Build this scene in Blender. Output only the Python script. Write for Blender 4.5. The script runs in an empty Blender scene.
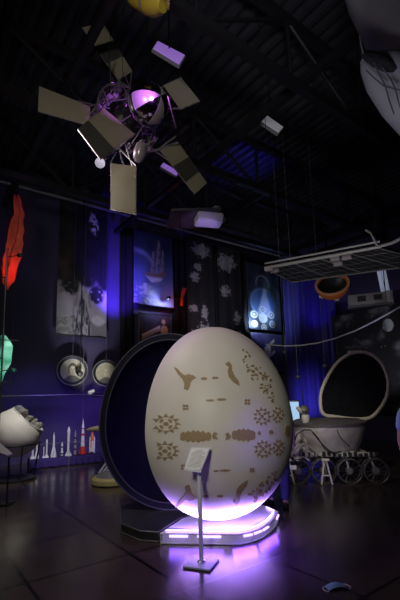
import bpy, bmesh, math, random
from mathutils import Vector, Matrix, noise
random.seed(7)
PI = math.pi
S = bpy.context.scene
COL = S.collection

# ------------------------------------------------------------------ camera model
FPX, CAMZ = 400.0, 1.58
PITCH, ROLL, YH = math.radians(9.0), math.radians(1.6), 396.0
SHPX = YH - (300 + FPX*math.tan(PITCH))
O = Vector((0, 0, CAMZ))
_r0, _u0 = Vector((1, 0, 0)), Vector((0, -math.sin(PITCH), math.cos(PITCH)))
FWD = Vector((0, math.cos(PITCH), math.sin(PITCH)))
RT = _r0*math.cos(ROLL) - _u0*math.sin(ROLL)
UP = _r0*math.sin(ROLL) + _u0*math.cos(ROLL)
cam_d = bpy.data.cameras.new('camera'); cam = bpy.data.objects.new('camera', cam_d); COL.objects.link(cam)
cam_d.sensor_fit = 'AUTO'; cam_d.sensor_width = 36; cam_d.lens = FPX/600*36; cam_d.shift_y = SHPX/600
cam_d.clip_start = .05; cam_d.clip_end = 100
m = Matrix((RT, UP, -FWD)).transposed().to_4x4(); m.translation = O
cam.matrix_world = m
S.camera = cam

def ray(px, py):
    return FWD + RT*((px-200)/FPX) + UP*((300-py+SHPX)/FPX)
def P(px, py, Y):
    d = ray(px, py); return O + d*(Y/d.y)
def Z(px, py, z=0.0):
    d = ray(px, py); return O + d*((z-CAMZ)/d.z)

# room frame: corner C, directions U (along the left wall towards us) and V (along the right wall)
A = math.radians(53.4)
DL = Vector((math.sin(A), math.cos(A), 0)); NL = Vector((math.cos(A), -math.sin(A), 0))
DR = NL.copy(); NR = -DL
_p0 = Z(30, 467) - NL*0.75
def _corner():
    best = None
    for i in range(4000):
        p = _p0 + DL*(i*.005)
        x = p.x/p.y
        if x >= .205: return p
    return p
C = _corner(); C.z = 0
RL, RV, RH = 15.5, 15.5, 8.0
def room(u, v, z=0): return C - DL*u + DR*v + Vector((0, 0, z))
def WL(px, py, off=.05):
    d = ray(px, py); q = C + NL*off; return O + d*((q-O).dot(NL)/d.dot(NL))
def WR(px, py, off=.05):
    d = ray(px, py); q = C + NR*off; return O + d*((q-O).dot(NR)/d.dot(NR))

# ------------------------------------------------------------------ materials
MATS = {}
def mat(name, col, rough=.5, metal=0., spec=.5, var=.12, scale=8., bump=0., emit=None, estr=0., trans=0., alpha=1., coat=0.):
    if name in MATS: return MATS[name]
    M = bpy.data.materials.new(name); M.use_nodes = True
    nt = M.node_tree; b = nt.nodes['Principled BSDF']; L = nt.links
    c = (*col, 1)
    tc = nt.nodes.new('ShaderNodeTexCoord'); nz = nt.nodes.new('ShaderNodeTexNoise')
    nz.inputs['Scale'].default_value = scale; nz.inputs['Detail'].default_value = 5
    L.new(tc.outputs['Object'], nz.inputs['Vector'])
    mx = nt.nodes.new('ShaderNodeMix'); mx.data_type = 'RGBA'
    mx.inputs[6].default_value = tuple(max(0, x*(1-var)) for x in col) + (1,)
    mx.inputs[7].default_value = tuple(min(1, x*(1+var)) for x in col) + (1,)
    L.new(nz.outputs['Fac'], mx.inputs[0]); L.new(mx.outputs[2], b.inputs['Base Color'])
    b.inputs['Roughness'].default_value = rough; b.inputs['Metallic'].default_value = metal
    b.inputs['Specular IOR Level'].default_value = spec
    b.inputs['Transmission Weight'].default_value = trans; b.inputs['Alpha'].default_value = alpha
    b.inputs['Coat Weight'].default_value = coat
    if bump:
        bp = nt.nodes.new('ShaderNodeBump'); bp.inputs['Strength'].default_value = bump; bp.inputs['Distance'].default_value = .02
        L.new(nz.outputs['Fac'], bp.inputs['Height']); L.new(bp.outputs[0], b.inputs['Normal'])
    if emit:
        b.inputs['Emission Color'].default_value = (*emit, 1); b.inputs['Emission Strength'].default_value = estr
    MATS[name] = M
    return M

def art_mat(name='printed_picture', rough=.7):
    if name in MATS: return MATS[name]
    M = bpy.data.materials.new(name); M.use_nodes = True
    nt = M.node_tree; b = nt.nodes['Principled BSDF']
    a = nt.nodes.new('ShaderNodeVertexColor'); a.layer_name = 'Col'
    nt.links.new(a.outputs[0], b.inputs['Base Color']); b.inputs['Roughness'].default_value = rough
    b.inputs['Specular IOR Level'].default_value = .3
    MATS[name] = M
    return M

def floor_mat():
    M = bpy.data.materials.new('dark_floor_tiles'); M.use_nodes = True
    nt = M.node_tree; b = nt.nodes['Principled BSDF']; L = nt.links
    tc = nt.nodes.new('ShaderNodeTexCoord'); mp = nt.nodes.new('ShaderNodeMapping')
    mp.inputs['Rotation'].default_value = (0, 0, math.radians(-36.6))
    L.new(tc.outputs['Object'], mp.inputs['Vector'])
    br = nt.nodes.new('ShaderNodeTexBrick'); br.offset = 0; br.inputs['Scale'].default_value = 1
    br.inputs['Mortar Size'].default_value = .018; br.inputs['Brick Width'].default_value = 1.0; br.inputs['Row Height'].default_value = 1.0
    br.inputs['Color1'].default_value = (.082, .060, .048, 1); br.inputs['Color2'].default_value = (.062, .047, .039, 1)
    br.inputs['Mortar'].default_value = (.008, .008, .008, 1)
    L.new(mp.outputs[0], br.inputs['Vector'])
    nz = nt.nodes.new('ShaderNodeTexNoise'); nz.inputs['Scale'].default_value = 2.2; nz.inputs['Detail'].default_value = 6
    L.new(tc.outputs['Object'], nz.inputs['Vector'])
    mx = nt.nodes.new('ShaderNodeMix'); mx.data_type = 'RGBA'; mx.blend_type = 'MULTIPLY'; mx.inputs[0].default_value = .6
    L.new(br.outputs['Color'], mx.inputs[6]); L.new(nz.outputs['Fac'], mx.inputs[7]); L.new(mx.outputs[2], b.inputs['Base Color'])
    mr = nt.nodes.new('ShaderNodeMapRange'); mr.inputs[3].default_value = .13; mr.inputs[4].default_value = .32
    L.new(nz.outputs['Fac'], mr.inputs[0]); L.new(mr.outputs[0], b.inputs['Roughness'])
    bp = nt.nodes.new('ShaderNodeBump'); bp.inputs['Strength'].default_value = .15; bp.inputs['Distance'].default_value = .01
    L.new(br.outputs['Fac'], bp.inputs['Height']); bp.invert = True; L.new(bp.outputs[0], b.inputs['Normal'])
    b.inputs['Specular IOR Level'].default_value = .5
    return M

M_WALL = mat('navy_wall_paint', (.050, .040, .105), .75, var=.25, scale=1.5, bump=.1)
M_CEIL = mat('dark_corrugated_deck', (.05, .05, .06), .5, .3, var=.3, scale=3)
M_STEEL = mat('dark_painted_steel', (.017, .016, .019), .45, .2, var=.3, scale=6)
M_PIPE = mat('grey_steel_pipe', (.34, .34, .37), .4, .6, var=.25, scale=5)
M_BLACK = mat('black_plastic', (.012, .012, .014), .45, var=.3)
M_BCLOTH = mat('black_cloth', (.010, .010, .013), .9, spec=.2, var=.4, scale=20, bump=.2)
M_SHELL = mat('matte_white_shell', (.62, .59, .53), .48, spec=.4, var=.05, scale=5, bump=.03)
M_GOLD = mat('tan_relief', (.30, .215, .115), .55, var=.2, scale=40, bump=.2)
M_NAVYIN = mat('dark_navy_lining', (.008, .006, .022), .6, spec=.15, var=.3, scale=4, bump=.05)
M_NAVYOUT = mat('charcoal_shell', (.007, .008, .011), .65, spec=.12, var=.35, scale=14, bump=.1)
M_CHROME = mat('polished_steel', (.62, .60, .64), .12, 1., var=.08, scale=6)
M_ALU = mat('brushed_aluminium', (.70, .70, .73), .4, .2, var=.1, scale=12)
M_ACRYL = mat('clear_acrylic', (.75, .74, .80), .25, .55, var=.1, scale=7)
M_DKACR = mat('smoked_acrylic', (.05, .048, .055), .22, .3, var=.2, scale=5)
M_LED = mat('violet_led', (.8, .7, 1), .4, emit=(.50, .34, 1.0), estr=4.5)
M_PAPER = mat('white_paper', (.80, .80, .80), .6, var=.03)
M_INK = mat('grey_ink', (.32, .32, .34), .7)
M_PANEL = mat('khaki_solar_panel', (.36, .325, .25), .5, .15, var=.1, scale=9)
M_CELL = mat('dark_solar_cells', (.075, .075, .068), .4, .2, var=.25, scale=30)
M_RIM = mat('lilac_metal_edge', (.60, .52, .62), .3, .8)
M_WHITE = mat('cream_capsule_paint', (.74, .72, .67), .5, spec=.3, var=.06, scale=4)
M_WHITE2 = mat('white_model_paint', (.75, .75, .76), .4, var=.05)
M_SCRAP = mat('weathered_machinery', (.34, .32, .29), .5, .5, var=.6, scale=30, bump=.5)
M_RED = mat('red_model_paint', (.55, .035, .03), .4)
M_ORANGE = mat('orange_paint', (.62, .17, .04), .45, var=.2)
M_PURPCL = mat('violet_cloth', (.030, .019, .12), .85, spec=.2, var=.3, scale=12, bump=.3)
M_YEL = mat('yellow_vinyl', (.62, .45, .05), .45, var=.15, scale=5)
M_PALEYEL = mat('pale_yellow_foam', (.60, .55, .22), .6, var=.15, scale=6)
M_GREY = mat('grey_rover_hull', (.33, .31, .30), .55, .2, var=.45, scale=6, bump=.6)
M_DKGREY = mat('dark_rover_top', (.10, .09, .09), .6, .2, var=.4, scale=10, bump=.3)
M_LIDRIM = mat('ivory_lid_rim', (.60, .55, .45), .5, var=.1, scale=8)
M_LIDIN = mat('black_solar_lid', (.012, .013, .016), .12, var=.4, scale=12)
M_MESH = mat('wheel_mesh_wire', (.10, .095, .09), .4, .6, var=.4, scale=20)
M_HULL = mat('grey_hull_skin', (.30, .28, .29), .5, .1, var=.45, scale=2.5, bump=.3)
M_BELLY = mat('white_quilted_belly', (.62, .62, .68), .6, var=.12, scale=6, bump=.2)
M_CREASE = mat('dark_gasket', (.05, .05, .06), .7, var=.5, scale=20, bump=.6)
M_SKIN = mat('skin', (.50, .32, .24), .55, var=.06)
M_JEAN = mat('blue_denim', (.022, .028, .075), .85, spec=.2, var=.2, scale=60, bump=.2)
M_LBLUE = mat('light_blue_cotton', (.33, .44, .72), .85, spec=.2, var=.1, scale=30, bump=.2)
M_MASK = mat('pale_blue_mask_fabric', (.36, .60, .80), .8, spec=.2, var=.08, scale=60)
M_HAIR = mat('dark_hair', (.02, .014, .010), .6, var=.5, scale=60, bump=.4)
M_REDCL = mat('red_cloth', (.50, .07, .045), .8, spec=.2, var=.5, scale=5, bump=.6)
M_GRNCL = mat('sea_green_cloth', (.22, .55, .45), .7, spec=.3, var=.4, scale=5, bump=.5)
M_CURT = mat('blue_velvet_curtain', (.055, .045, .24), .8, spec=.2, var=.2, scale=10, bump=.1)
M_WIRE = mat('pale_wire', (.17, .17, .20), .5, .4)
M_LAMPW = mat('fixture_lens', (.30, .24, .45), .4, emit=(.42, .20, .85), estr=.42)
M_LAMPG = mat('fixture_lens_grey', (.50, .50, .54), .5, emit=(.8, .8, .9), estr=.12)
M_EYE = mat('eye_white', (.8, .8, .78), .3)
M_FRAME = mat('navy_frame', (.012, .016, .035), .6, 0)
M_BRASS = mat('pale_frame_edge', (.22, .22, .20), .5, .2)
M_GLOW = mat('glow_panel', (.3, .5, .8), .4, emit=(.45, .70, 1.0), estr=.6)
M_ART = art_mat()

# ------------------------------------------------------------------ mesh helpers
def bm_new(): return bmesh.new()
def frame_from(z, x=None):
    z = z.normalized()
    h = x if x is not None else (Vector((0, 0, 1)) if abs(z.z) < .95 else Vector((1, 0, 0)))
    xx = (h - z*h.dot(z)).normalized(); yy = z.cross(xx)
    return xx, yy, z
def box(bm, c, s, X=None, Zx=None, bev=0.):
    """box of size s at centre c; X and Zx are optional local axes"""
    zz = (Zx or Vector((0, 0, 1))).normalized(); xx, yy, zz = frame_from(zz, X or Vector((1, 0, 0)))
    c = Vector(c); vs = []
    for k in (-1, 1):
        for j in (-1, 1):
            for i in (-1, 1):
                vs.append(bm.verts.new(c + xx*(i*s[0]/2) + yy*(j*s[1]/2) + zz*(k*s[2]/2)))
    fs = [bm.faces.new([vs[i] for i in f]) for f in ((0, 2, 3, 1), (4, 5, 7, 6), (0, 1, 5, 4), (2, 6, 7, 3), (0, 4, 6, 2), (1, 3, 7, 5))]
    if bev:
        es = set(e for f in fs for e in f.edges)
        bmesh.ops.bevel(bm, geom=list(es), offset=bev, segments=2, affect='EDGES', profile=.6)
    return fs
def prism(bm, pts, off, bev=0.):
    """polygon pts extruded by the vector off"""
    a = [bm.verts.new(p) for p in pts]; b = [bm.verts.new(Vector(p)+off) for p in pts]; n = len(a)
    fs = [bm.faces.new(a[::-1]), bm.faces.new(b)]
    for i in range(n): fs.append(bm.faces.new([a[i], a[(i+1) % n], b[(i+1) % n], b[i]]))
    if bev:
        es = set(e for f in fs for e in f.edges)
        bmesh.ops.bevel(bm, geom=list(es), offset=bev, segments=2, affect='EDGES')
def tube(bm, pts, r, seg=8, closed=False):
    pts = [Vector(p) for p in pts]; n = len(pts); rings = []
    rs = r if isinstance(r, (list, tuple)) else [r]*n
    xx = None
    for i, p in enumerate(pts):
        if closed: t = pts[(i+1) % n] - pts[i-1]
        else: t = pts[min(i+1, n-1)] - pts[max(i-1, 0)]
        xx, yy, zz = frame_from(t, xx)
        rings.append([bm.verts.new(p + xx*(rs[i]*math.cos(2*PI*k/seg)) + yy*(rs[i]*math.sin(2*PI*k/seg))) for k in range(seg)])
    for i in range(n if closed else n-1):
        a, b = rings[i], rings[(i+1) % n]
        for k in range(seg): bm.faces.new([a[k], a[(k+1) % seg], b[(k+1) % seg], b[k]])
    if not closed:
        bm.faces.new(rings[0][::-1]); bm.faces.new(rings[-1])
def lathe(bm, prof, o, axis=Vector((0, 0, 1)), seg=24, x=None, cap=True):
    xx, yy, zz = frame_from(Vector(axis), x); o = Vector(o); rings = []
    for r, h in prof:
        if r < 1e-5: rings.append([bm.verts.new(o + zz*h)])
        else: rings.append([bm.verts.new(o + zz*h + xx*(r*math.cos(2*PI*k/seg)) + yy*(r*math.sin(2*PI*k/seg))) for k in range(seg)])
    for a, b in zip(rings, rings[1:]):
        for k in range(seg):
            k2 = (k+1) % seg
            if len(a) == 1 and len(b) == 1: continue
            if len(a) == 1: bm.faces.new([a[0], b[k2], b[k]])
            elif len(b) == 1: bm.faces.new([a[k], a[k2], b[0]])
            else: bm.faces.new([a[k], a[k2], b[k2], b[k]])
    if len(rings[0]) > 1 and cap: bm.faces.new(rings[0][::-1])
    if len(rings[-1]) > 1 and cap: bm.faces.new(rings[-1])
    if cap == 0 and len(rings[0]) > 1 and len(rings[-1]) > 1:
        for k in range(seg): bm.faces.new([rings[-1][k], rings[-1][(k+1) % seg], rings[0][(k+1) % seg], rings[0][k]])
def ball(bm, c, r, seg=16, sx=(1, 1, 1), X=None, Zx=None):
    n = 10; prof = [(math.cos(-PI/2+PI*i/n), math.sin(-PI/2+PI*i/n)) for i in range(n+1)]
    prof[0] = (0, -1); prof[-1] = (0, 1)
    b2 = bmesh.new(); lathe(b2, prof, (0, 0, 0), seg=seg)
    xx, yy, zz = frame_from(Zx or Vector((0, 0, 1)), X or Vector((1, 0, 0))); c = Vector(c)
    mp = {}
    for v in b2.verts: mp[v] = bm.verts.new(c + xx*(v.co.x*r*sx[0]) + yy*(v.co.y*r*sx[1]) + zz*(v.co.z*r*sx[2]))
    for f in b2.faces: bm.faces.new([mp[v] for v in f.verts])
    b2.free()
def gridsurf(bm, fn, nu, nv, closed_u=False):
    """surface from fn(u, v), u and v in 0..1"""
    vs = [[bm.verts.new(fn(i/nu, j/nv)) for i in range(nu if closed_u else nu+1)] for j in range(nv+1)]
    w = len(vs[0])
    for j in range(nv):
        for i in range(nu):
            i2 = (i+1) % w
            bm.faces.new([vs[j][i], vs[j][i2], vs[j+1][i2], vs[j+1][i]])
    return vs

def obj(name, bm, material, parent=None, loc=None, smooth=True, recalc=True, sharp=35):
    if recalc: bmesh.ops.recalc_face_normals(bm, faces=bm.faces)
    if parent is not None:
        o0 = parent
        off = Vector((0, 0, 0))
        while o0 is not None: off += o0.location; o0 = o0.parent
        base = off
    else:
        if loc is None:
            xs = [v.co for v in bm.verts]
            base = Vector(((min(v.x for v in xs)+max(v.x for v in xs))/2, (min(v.y for v in xs)+max(v.y for v in xs))/2, min(v.z for v in xs)))
        else: base = Vector(loc)
    bmesh.ops.translate(bm, verts=bm.verts, vec=-base)
    if smooth:
        lim = math.radians(sharp)
        for f in bm.faces: f.smooth = True
        for e in bm.edges:
            if len(e.link_faces) == 2 and e.calc_face_angle(0) > lim: e.smooth = False
    me = bpy.data.meshes.new(name); bm.to_mesh(me); bm.free()
    for mm in (material if isinstance(material, (list, tuple)) else [material]): me.materials.append(mm)
    o = bpy.data.objects.new(name, me); COL.objects.link(o)
    if parent is not None: o.parent = parent
    else: o.location = base
    return o
def obj_split(name, bm, material, parent, **kw):
    """one part object for each loose piece in bm"""
    seen, out = set(), []
    for v0 in list(bm.verts):
        if v0 in seen: continue
        st, comp = [v0], []; seen.add(v0)
        while st:
            v = st.pop(); comp.append(v)
            for e in v.link_edges:
                w_ = e.other_vert(v)
                if w_ not in seen: seen.add(w_); st.append(w_)
        b2 = bmesh.new(); mp = {v: b2.verts.new(v.co) for v in comp}; fs = set(f for v in comp for f in v.link_faces)
        for f in fs:
            g = b2.faces.new([mp[v] for v in f.verts]); g.material_index = f.material_index
        out.append(obj(name, b2, material, parent, **kw))
    bm.free()
    return out
def thing(name, label, cat, loc, group=None):
    o = bpy.data.objects.new(name, None); COL.objects.link(o); o.location = loc; o.empty_display_size = .1
    o['label'] = label; o['category'] = cat
    if group: o['group'] = group
    return o
def tag(o, label, cat, group=None, kind=None):
    o['label'] = label; o['category'] = cat
    if group: o['group'] = group
    if kind: o['kind'] = kind
    return o
def struct(o): o['kind'] = 'structure'; return o
def copy_tree(o, parent=None):
    c = o.copy(); COL.objects.link(c)
    if parent is not None: c.parent = parent
    for ch in list(o.children): copy_tree(ch, c)
    return c

def sm(a, b, x):
    t = max(0., min(1., (x-a)/(b-a))) if a != b else float(x > a)
    return t*t*(3-2*t)
def mixc(a, b, t): return tuple(a[i]*(1-t)+b[i]*t for i in range(3))
def nz(x, y, s=1., seed=0.): return .5+.5*noise.noise(Vector((x*s, y*s, seed)))
def fb(x, y, s=1., seed=0., o=4): return .5+.5*noise.fractal(Vector((x*s, y*s, seed)), .8, 2.1, o)

def picture(name, corner, fn, nu, nv, parent=None, wave=0., thick=.012, ell=False, waves=2.5):
    """a printed panel: corners TL, TR, BR, BL in the world, colour fn(u, v); real thickness"""
    TL, TR, BR, BL = corner
    nrm = (TR-TL).cross(BL-TL).normalized()
    bm = bm_new()
    def pos(u, v):
        p = (TL*(1-u)+TR*u)*(1-v) + (BL*(1-u)+BR*u)*v
        return p + nrm*(wave*math.sin(u*waves*2*PI+v*.8))
    cl = bm.loops.layers.color.new('Col') if False else None
    vs = gridsurf(bm, pos, nu, nv)
    uvs = {}
    for j in range(nv+1):
        for i in range(nu+1): uvs[vs[j][i]] = (i/nu, j/nv)
    if ell:
        kill = [f for f in bm.faces if sum((uvs[v][0]-.5)**2+(uvs[v][1]-.5)**2 for v in f.verts)/4 > .25]
        bmesh.ops.delete(bm, geom=kill, context='FACES')
    bm.verts.index_update()
    bm.verts.ensure_lookup_table()
    cols = [fn(*uvs[v]) for v in bm.verts]
    o = obj(name, bm, M_ART, parent, recalc=False)
    at = o.data.color_attributes.new('Col', 'FLOAT_COLOR', 'POINT')
    for i, c in enumerate(cols): at.data[i].color = (*[max(0, min(1, x)) for x in c], 1)
    sd = o.modifiers.new('thickness', 'SOLIDIFY'); sd.thickness = thick; sd.offset = -1 if nrm.dot(O-TL) > 0 else 1
    return o

def light(kind, name, loc, energy, col, target=None, size=.2, spot=60, blend=.6, size_y=None):
    d = bpy.data.lights.new(name, kind); d.energy = energy; d.color = col
    if kind == 'SPOT': d.spot_size = math.radians(spot); d.spot_blend = blend; d.shadow_soft_size = size
    elif kind == 'AREA':
        d.size = size
        if size_y: d.shape = 'RECTANGLE'; d.size_y = size_y
    else: d.shadow_soft_size = size
    o = bpy.data.objects.new(name, d); COL.objects.link(o); o.location = loc
    if target is not None:
        o.rotation_euler = (Vector(target)-Vector(loc)).to_track_quat('-Z', 'Y').to_euler()
    return o

# ------------------------------------------------------------------ the room
bm = bm_new(); q = [room(0, 0), room(RL, 0), room(RL, RV), room(0, RV)]
prism(bm, [p-Vector((0, 0, .1)) for p in q], Vector((0, 0, .1)))
struct(obj('floor', bm, floor_mat(), loc=(0, 0, 0)))
def wall(name, a, b, n):
    bm = bm_new(); prism(bm, [a, b, b-n*.15, a-n*.15], Vector((0, 0, RH+.3))); struct(obj(name, bm, M_WALL))
wall('wall_left', room(-.15, 0), room(RL, 0), NL)
wall('wall_right', room(0, 0), room(0, RV), NR)
wall('wall_rear', room(0, RV), room(RL, RV), -NL)
wall('wall_near', room(RL, 0), room(RL, RV), -NR)
bm = bm_new()
prof = []; pitch = .25; n = int(RL/pitch)
for i in range(n+1):
    b0 = i*pitch
    prof += [(b0, 0), (b0+.09, 0), (b0+.13, .10), (b0+.21, .10)]
rows = [[bm.verts.new(room(u, v, RH+z)) for u, z in prof if u <= RL] for v in (0, RV)]
for i in range(len(rows[0])-1): bm.faces.new([rows[0][i], rows[0][i+1], rows[1][i+1], rows[1][i]])
o = struct(obj('ceiling', bm, M_CEIL, smooth=False))
sd = o.modifiers.new('thickness', 'SOLIDIFY'); sd.thickness = .03; sd.offset = 1

# roof trusses along U (structure)
def truss(v, zb, zt, r, u0=0.1, u1=RL-.1, step=1.9, mat_=M_STEEL, web=True):
    bm = bm_new()
    def bar(a, b, w, h): 
        d = b-a; box(bm, (a+b)/2, (d.length, w, h), X=d.normalized(), Zx=Vector((0, 0, 1)) if abs(d.normalized().z) < .9 else DR)
    bar(room(u0, v, zb), room(u1, v, zb), r*2, r*2)
    bar(room(u0, v, zt), room(u1, v, zt), r*2, r*2)
    k = 0; u = u0+.2
    while web and u < u1-.2:
        tube(bm, [room(u, v, zb), room(u, v, zt)], r*.55, 6)
        if u+step < u1: tube(bm, [room(u, v, zb if k % 2 else zt), room(u+step, v, zt if k % 2 else zb)], r*.5, 6)
        u += step; k += 1
    return struct(obj('ceiling_truss', bm, mat_))
for v, zb in ((2.7, 6.3), (4.9, 6.55), (7.6, 6.6), (10.2, 6.6), (12.8, 6.6)):
    truss(v, zb, 7.75, .07)
# bracing along V (structure)
for u, zz in ((1.3, 6.42), (4.2, 7.6), (7.6, 6.75), (10.8, 6.75), (13.6, 7.0)):
    bm = bm_new()
    a, b = room(u, .2, zz), room(u, RV-.2, zz)
    box(bm, (a+b)/2, ((b-a).length, .11, .12), X=DR)
    struct(obj('ceiling_brace', bm, M_STEEL))
# horizontal beam on the right wall under the roof
bm = bm_new(); a, b = WR(266, 256, .25), WR(400, 214, .25); zz = (a.z+b.z)/2
a = room(.25, .1, zz); b = room(.25, 9, zz); box(bm, (a+b)/2, ((b-a).length, .16, .2), X=DR)
struct(obj('ceiling_brace', bm, M_STEEL))

# double pipe rail in front of the left wall carrying the banners
p1, p2 = WL(0, 178, .45), WL(250, 250, .45); zr = (p1.z+p2.z)/2
PIPE_Z = zr
t = thing('banner_truss', 'long grey double-pipe truss running high along the left wall', 'truss', room(6, .45, zr))
bm = bm_new(); tube(bm, [room(.2, .45, zr), room(12, .45, zr)], .045, 10); obj('lower_pipe', bm, M_PIPE, t)
bm = bm_new(); tube(bm, [room(.2, .45, zr+.34), room(12, .45, zr+.34)], .03, 8); obj('upper_pipe', bm, M_STEEL, t)
bm = bm_new()
for k in range(22):
    u = .5+k*.52
    tube(bm, [room(u, .45, zr), room(u+.26, .45, zr+.34), room(u+.52, .45, zr)], .012, 6)
obj('lacing', bm, M_STEEL, t)
bm = bm_new()
for u in (1.5, 5, 8.5, 11.5): tube(bm, [room(u, .45, zr+.34), room(u, .45, RH)], .012, 6)
obj_split('hanger_rod', bm, M_STEEL, t)

# ------------------------------------------------------------------ banners on the left wall
def on_wall(x0, y0, x1, y1, off, W=WL, D=DL):
    """upright rectangle parallel to the wall spanning the given frame positions"""
    a, b = W(x0, (y0+y1)/2, off), W(x1, (y0+y1)/2, off)
    m0 = W((x0+x1)/2, y0, off).z; m1 = W((x0+x1)/2, y1, off).z
    return [Vector((a.x, a.y, m0)), Vector((b.x, b.y, m0)), Vector((b.x, b.y, m1)), Vector((a.x, a.y, m1))]
def hang(t, cs, zt, inset=.08):
    bm = bm_new()
    for s in (0, 1):
        p = cs[s]*(1-inset)+cs[1-s]*inset
        tube(bm, [p, Vector((p.x, p.y, zt))], .006, 6)
    obj_split('hanging_cord', bm, M_BCLOTH, t)
def rods(t, cs, m_=M_BLACK):
    bm = bm_new(); tube(bm, [cs[0], cs[1]], .022, 8); obj('top_rod', bm, m_, t)
    bm = bm_new(); tube(bm, [cs[3], cs[2]], .022, 8); obj('bottom_rod', bm, m_, t)

def art_statue(u, v):
    n = fb(u, v*2.7, 5, 1); n2 = fb(u, v*2.7, 16, 4)
    c = mixc((.010, .010, .016), (.022, .020, .030), n)
    c = mixc(c, (.16, .09, .07), .5*sm(.45, .0, u)*sm(.25, .5, v)*sm(.75, .55, v)*n)
    sky = sm(.60, .70, v+.10*(n-.5))
    c = mixc(c, (.50, .46, .54), sky*.85*(.7+.3*n))
    f = max(sm(.15, .10, math.hypot((u-.27)*.9, (v-.66)*2.2)-.02*n2), sm(.15, .10, math.hypot((u-.78)*.9, (v-.70)*2.2)-.03*n2))
    c = mixc(c, (.015, .017, .02), f*sm(.30, .5, n2+.15))
    if v > .90 - .06*n: c = mixc(c, (.10, .11, .10), .7)
    if u < .33 and v > .82: c = mixc(c, (.30, .33, .30), sm(.48, .62, n2)*.9)
    w = .055+.13*sm(.68, .97, v)
    if v > .675: c = mixc(c, mixc((.04, .04, .055), (.44, .42, .48), sm(.42, .70, fb(u*1.6, v*.5, 22, 9))), sm(w, w-.03, abs(u-.50)))
    c = mixc(c, (.38, .36, .40), sm(.045, .03, math.hypot(u-.52, (v-.665)*2.2)))
    if .70 < v < .80: c = mixc(c, (.2, .19, .22), sm(.03, .015, abs(abs(u-.5)-.11-.4*(v-.7))))
    c = mixc(c, (.62, .60, .72), sm(.45, .60, n2)*sm(.11, .06, math.hypot((u-.70)*.9-(v-.17)*.4, (v-.17)*1.1)))
    c = mixc(c, (.55, .53, .62), sm(.05, .02, abs(v-.885)+.06*(u-.82)**2*20)*sm(.60, .72, u)*.8)
    return c
def art_ship(u, v):
    n = fb(u, v*1.9, 4, 3); n2 = fb(u, v*1.9, 14, 5)
    c = mixc((.018, .022, .05), (.10, .12, .24), sm(.12, .75, v)*(.6+.5*n))
    c = mixc(c, (.42, .40, .66), sm(.55, 1.0, v)*sm(.15, .8, u)*.8)
    arc = abs(math.hypot(u-.05, (v-.62)*1.6)-.55)
    c = mixc(c, (.20, .22, .34), sm(.10, .0, arc)*.8*n)
    # masts and rigging
    for k, (mx, top, bot) in enumerate(((.44, .24, .56), (.56, .08, .56), (.68, .20, .56))):
        lx = mx-(v-.5)*.16
        if top < v < bot: c = mixc(c, (.26, .17, .13), sm(.014, .006, abs(u-lx)))
        for q_ in range(3):
            yv = top+.07+q_*.11; w_ = .030+.014*q_
            dx = u-(mx-(yv-.5)*.16)-.02*math.cos((v-yv)*30); 
            if abs(v-yv) < .040: c = mixc(c, (.27, .20, .18), sm(w_, w_*.7, abs(dx))*(.35+.6*n2)*.8)
    if .12 < v < .56: c = mixc(c, (.2, .15, .14), .5*sm(.010, .004, abs(u-.62-(v-.12)*.42))+.5*sm(.010, .004, abs(u-.60+(v-.12)*.42)))
    hull = (u-.53)/.27
    if abs(hull) < 1 and .55-.04*hull*hull-.03*hull < v < .68-.11*hull*hull-.02*hull:
        c = mixc((.16, .10, .09), (.46, .42, .50), sm(.585, .63, v))
    c = mixc(c, (.10, .10, .22), sm(.16, .08, math.hypot(u-.6, (v-.70)*2.4))*.6)
    r = sm(.45, .62, n2)*sm(.52, .36, math.hypot(u-.24, (v-.90)*1.6)+.12)
    c = mixc(c, (.34, .35, .32), r*.8)
    if abs(u-.27) < .05 and .70 < v < .83: c = mixc(c, (.45, .42, .5), .7)
    return c
def art_blots(seed, dens=.0):
    def f(u, v):
        n = fb(u, v*4.0, 3.0, seed); n2 = fb(u, v*4.0, 9, seed+3)
        c = mixc((.012, .012, .016), (.030, .028, .034), n2)
        m_ = 0
        for (x, y, rx, ry) in BLOTS[seed]:
            d = math.hypot((u-x)/rx, (v-y)/ry)
            m_ = max(m_, sm(1.0, .75, d + 1.3*(n2-.5)))
        c = mixc(c, (.34, .33, .36), m_*(.45+.8*fb(u, v*4, 25, 2)))
        if nz(u*40, v*160, 1, seed) > .90: c = (.28, .27, .29)
        return c
    return f
BLOTS = {11: ((.55, .10, .36, .075), (.42, .27, .13, .05), (.30, .38, .18, .05), (.22, .70, .16, .04), (.62, .73, .13, .08), (.60, .93, .30, .09), (.3, .95, .16, .05)),
         23: ((.35, .16, .42, .09), (.30, .46, .22, .06), (.75, .72, .16, .07), (.80, .90, .22, .06), (.2, .92, .2, .06))}
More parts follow.
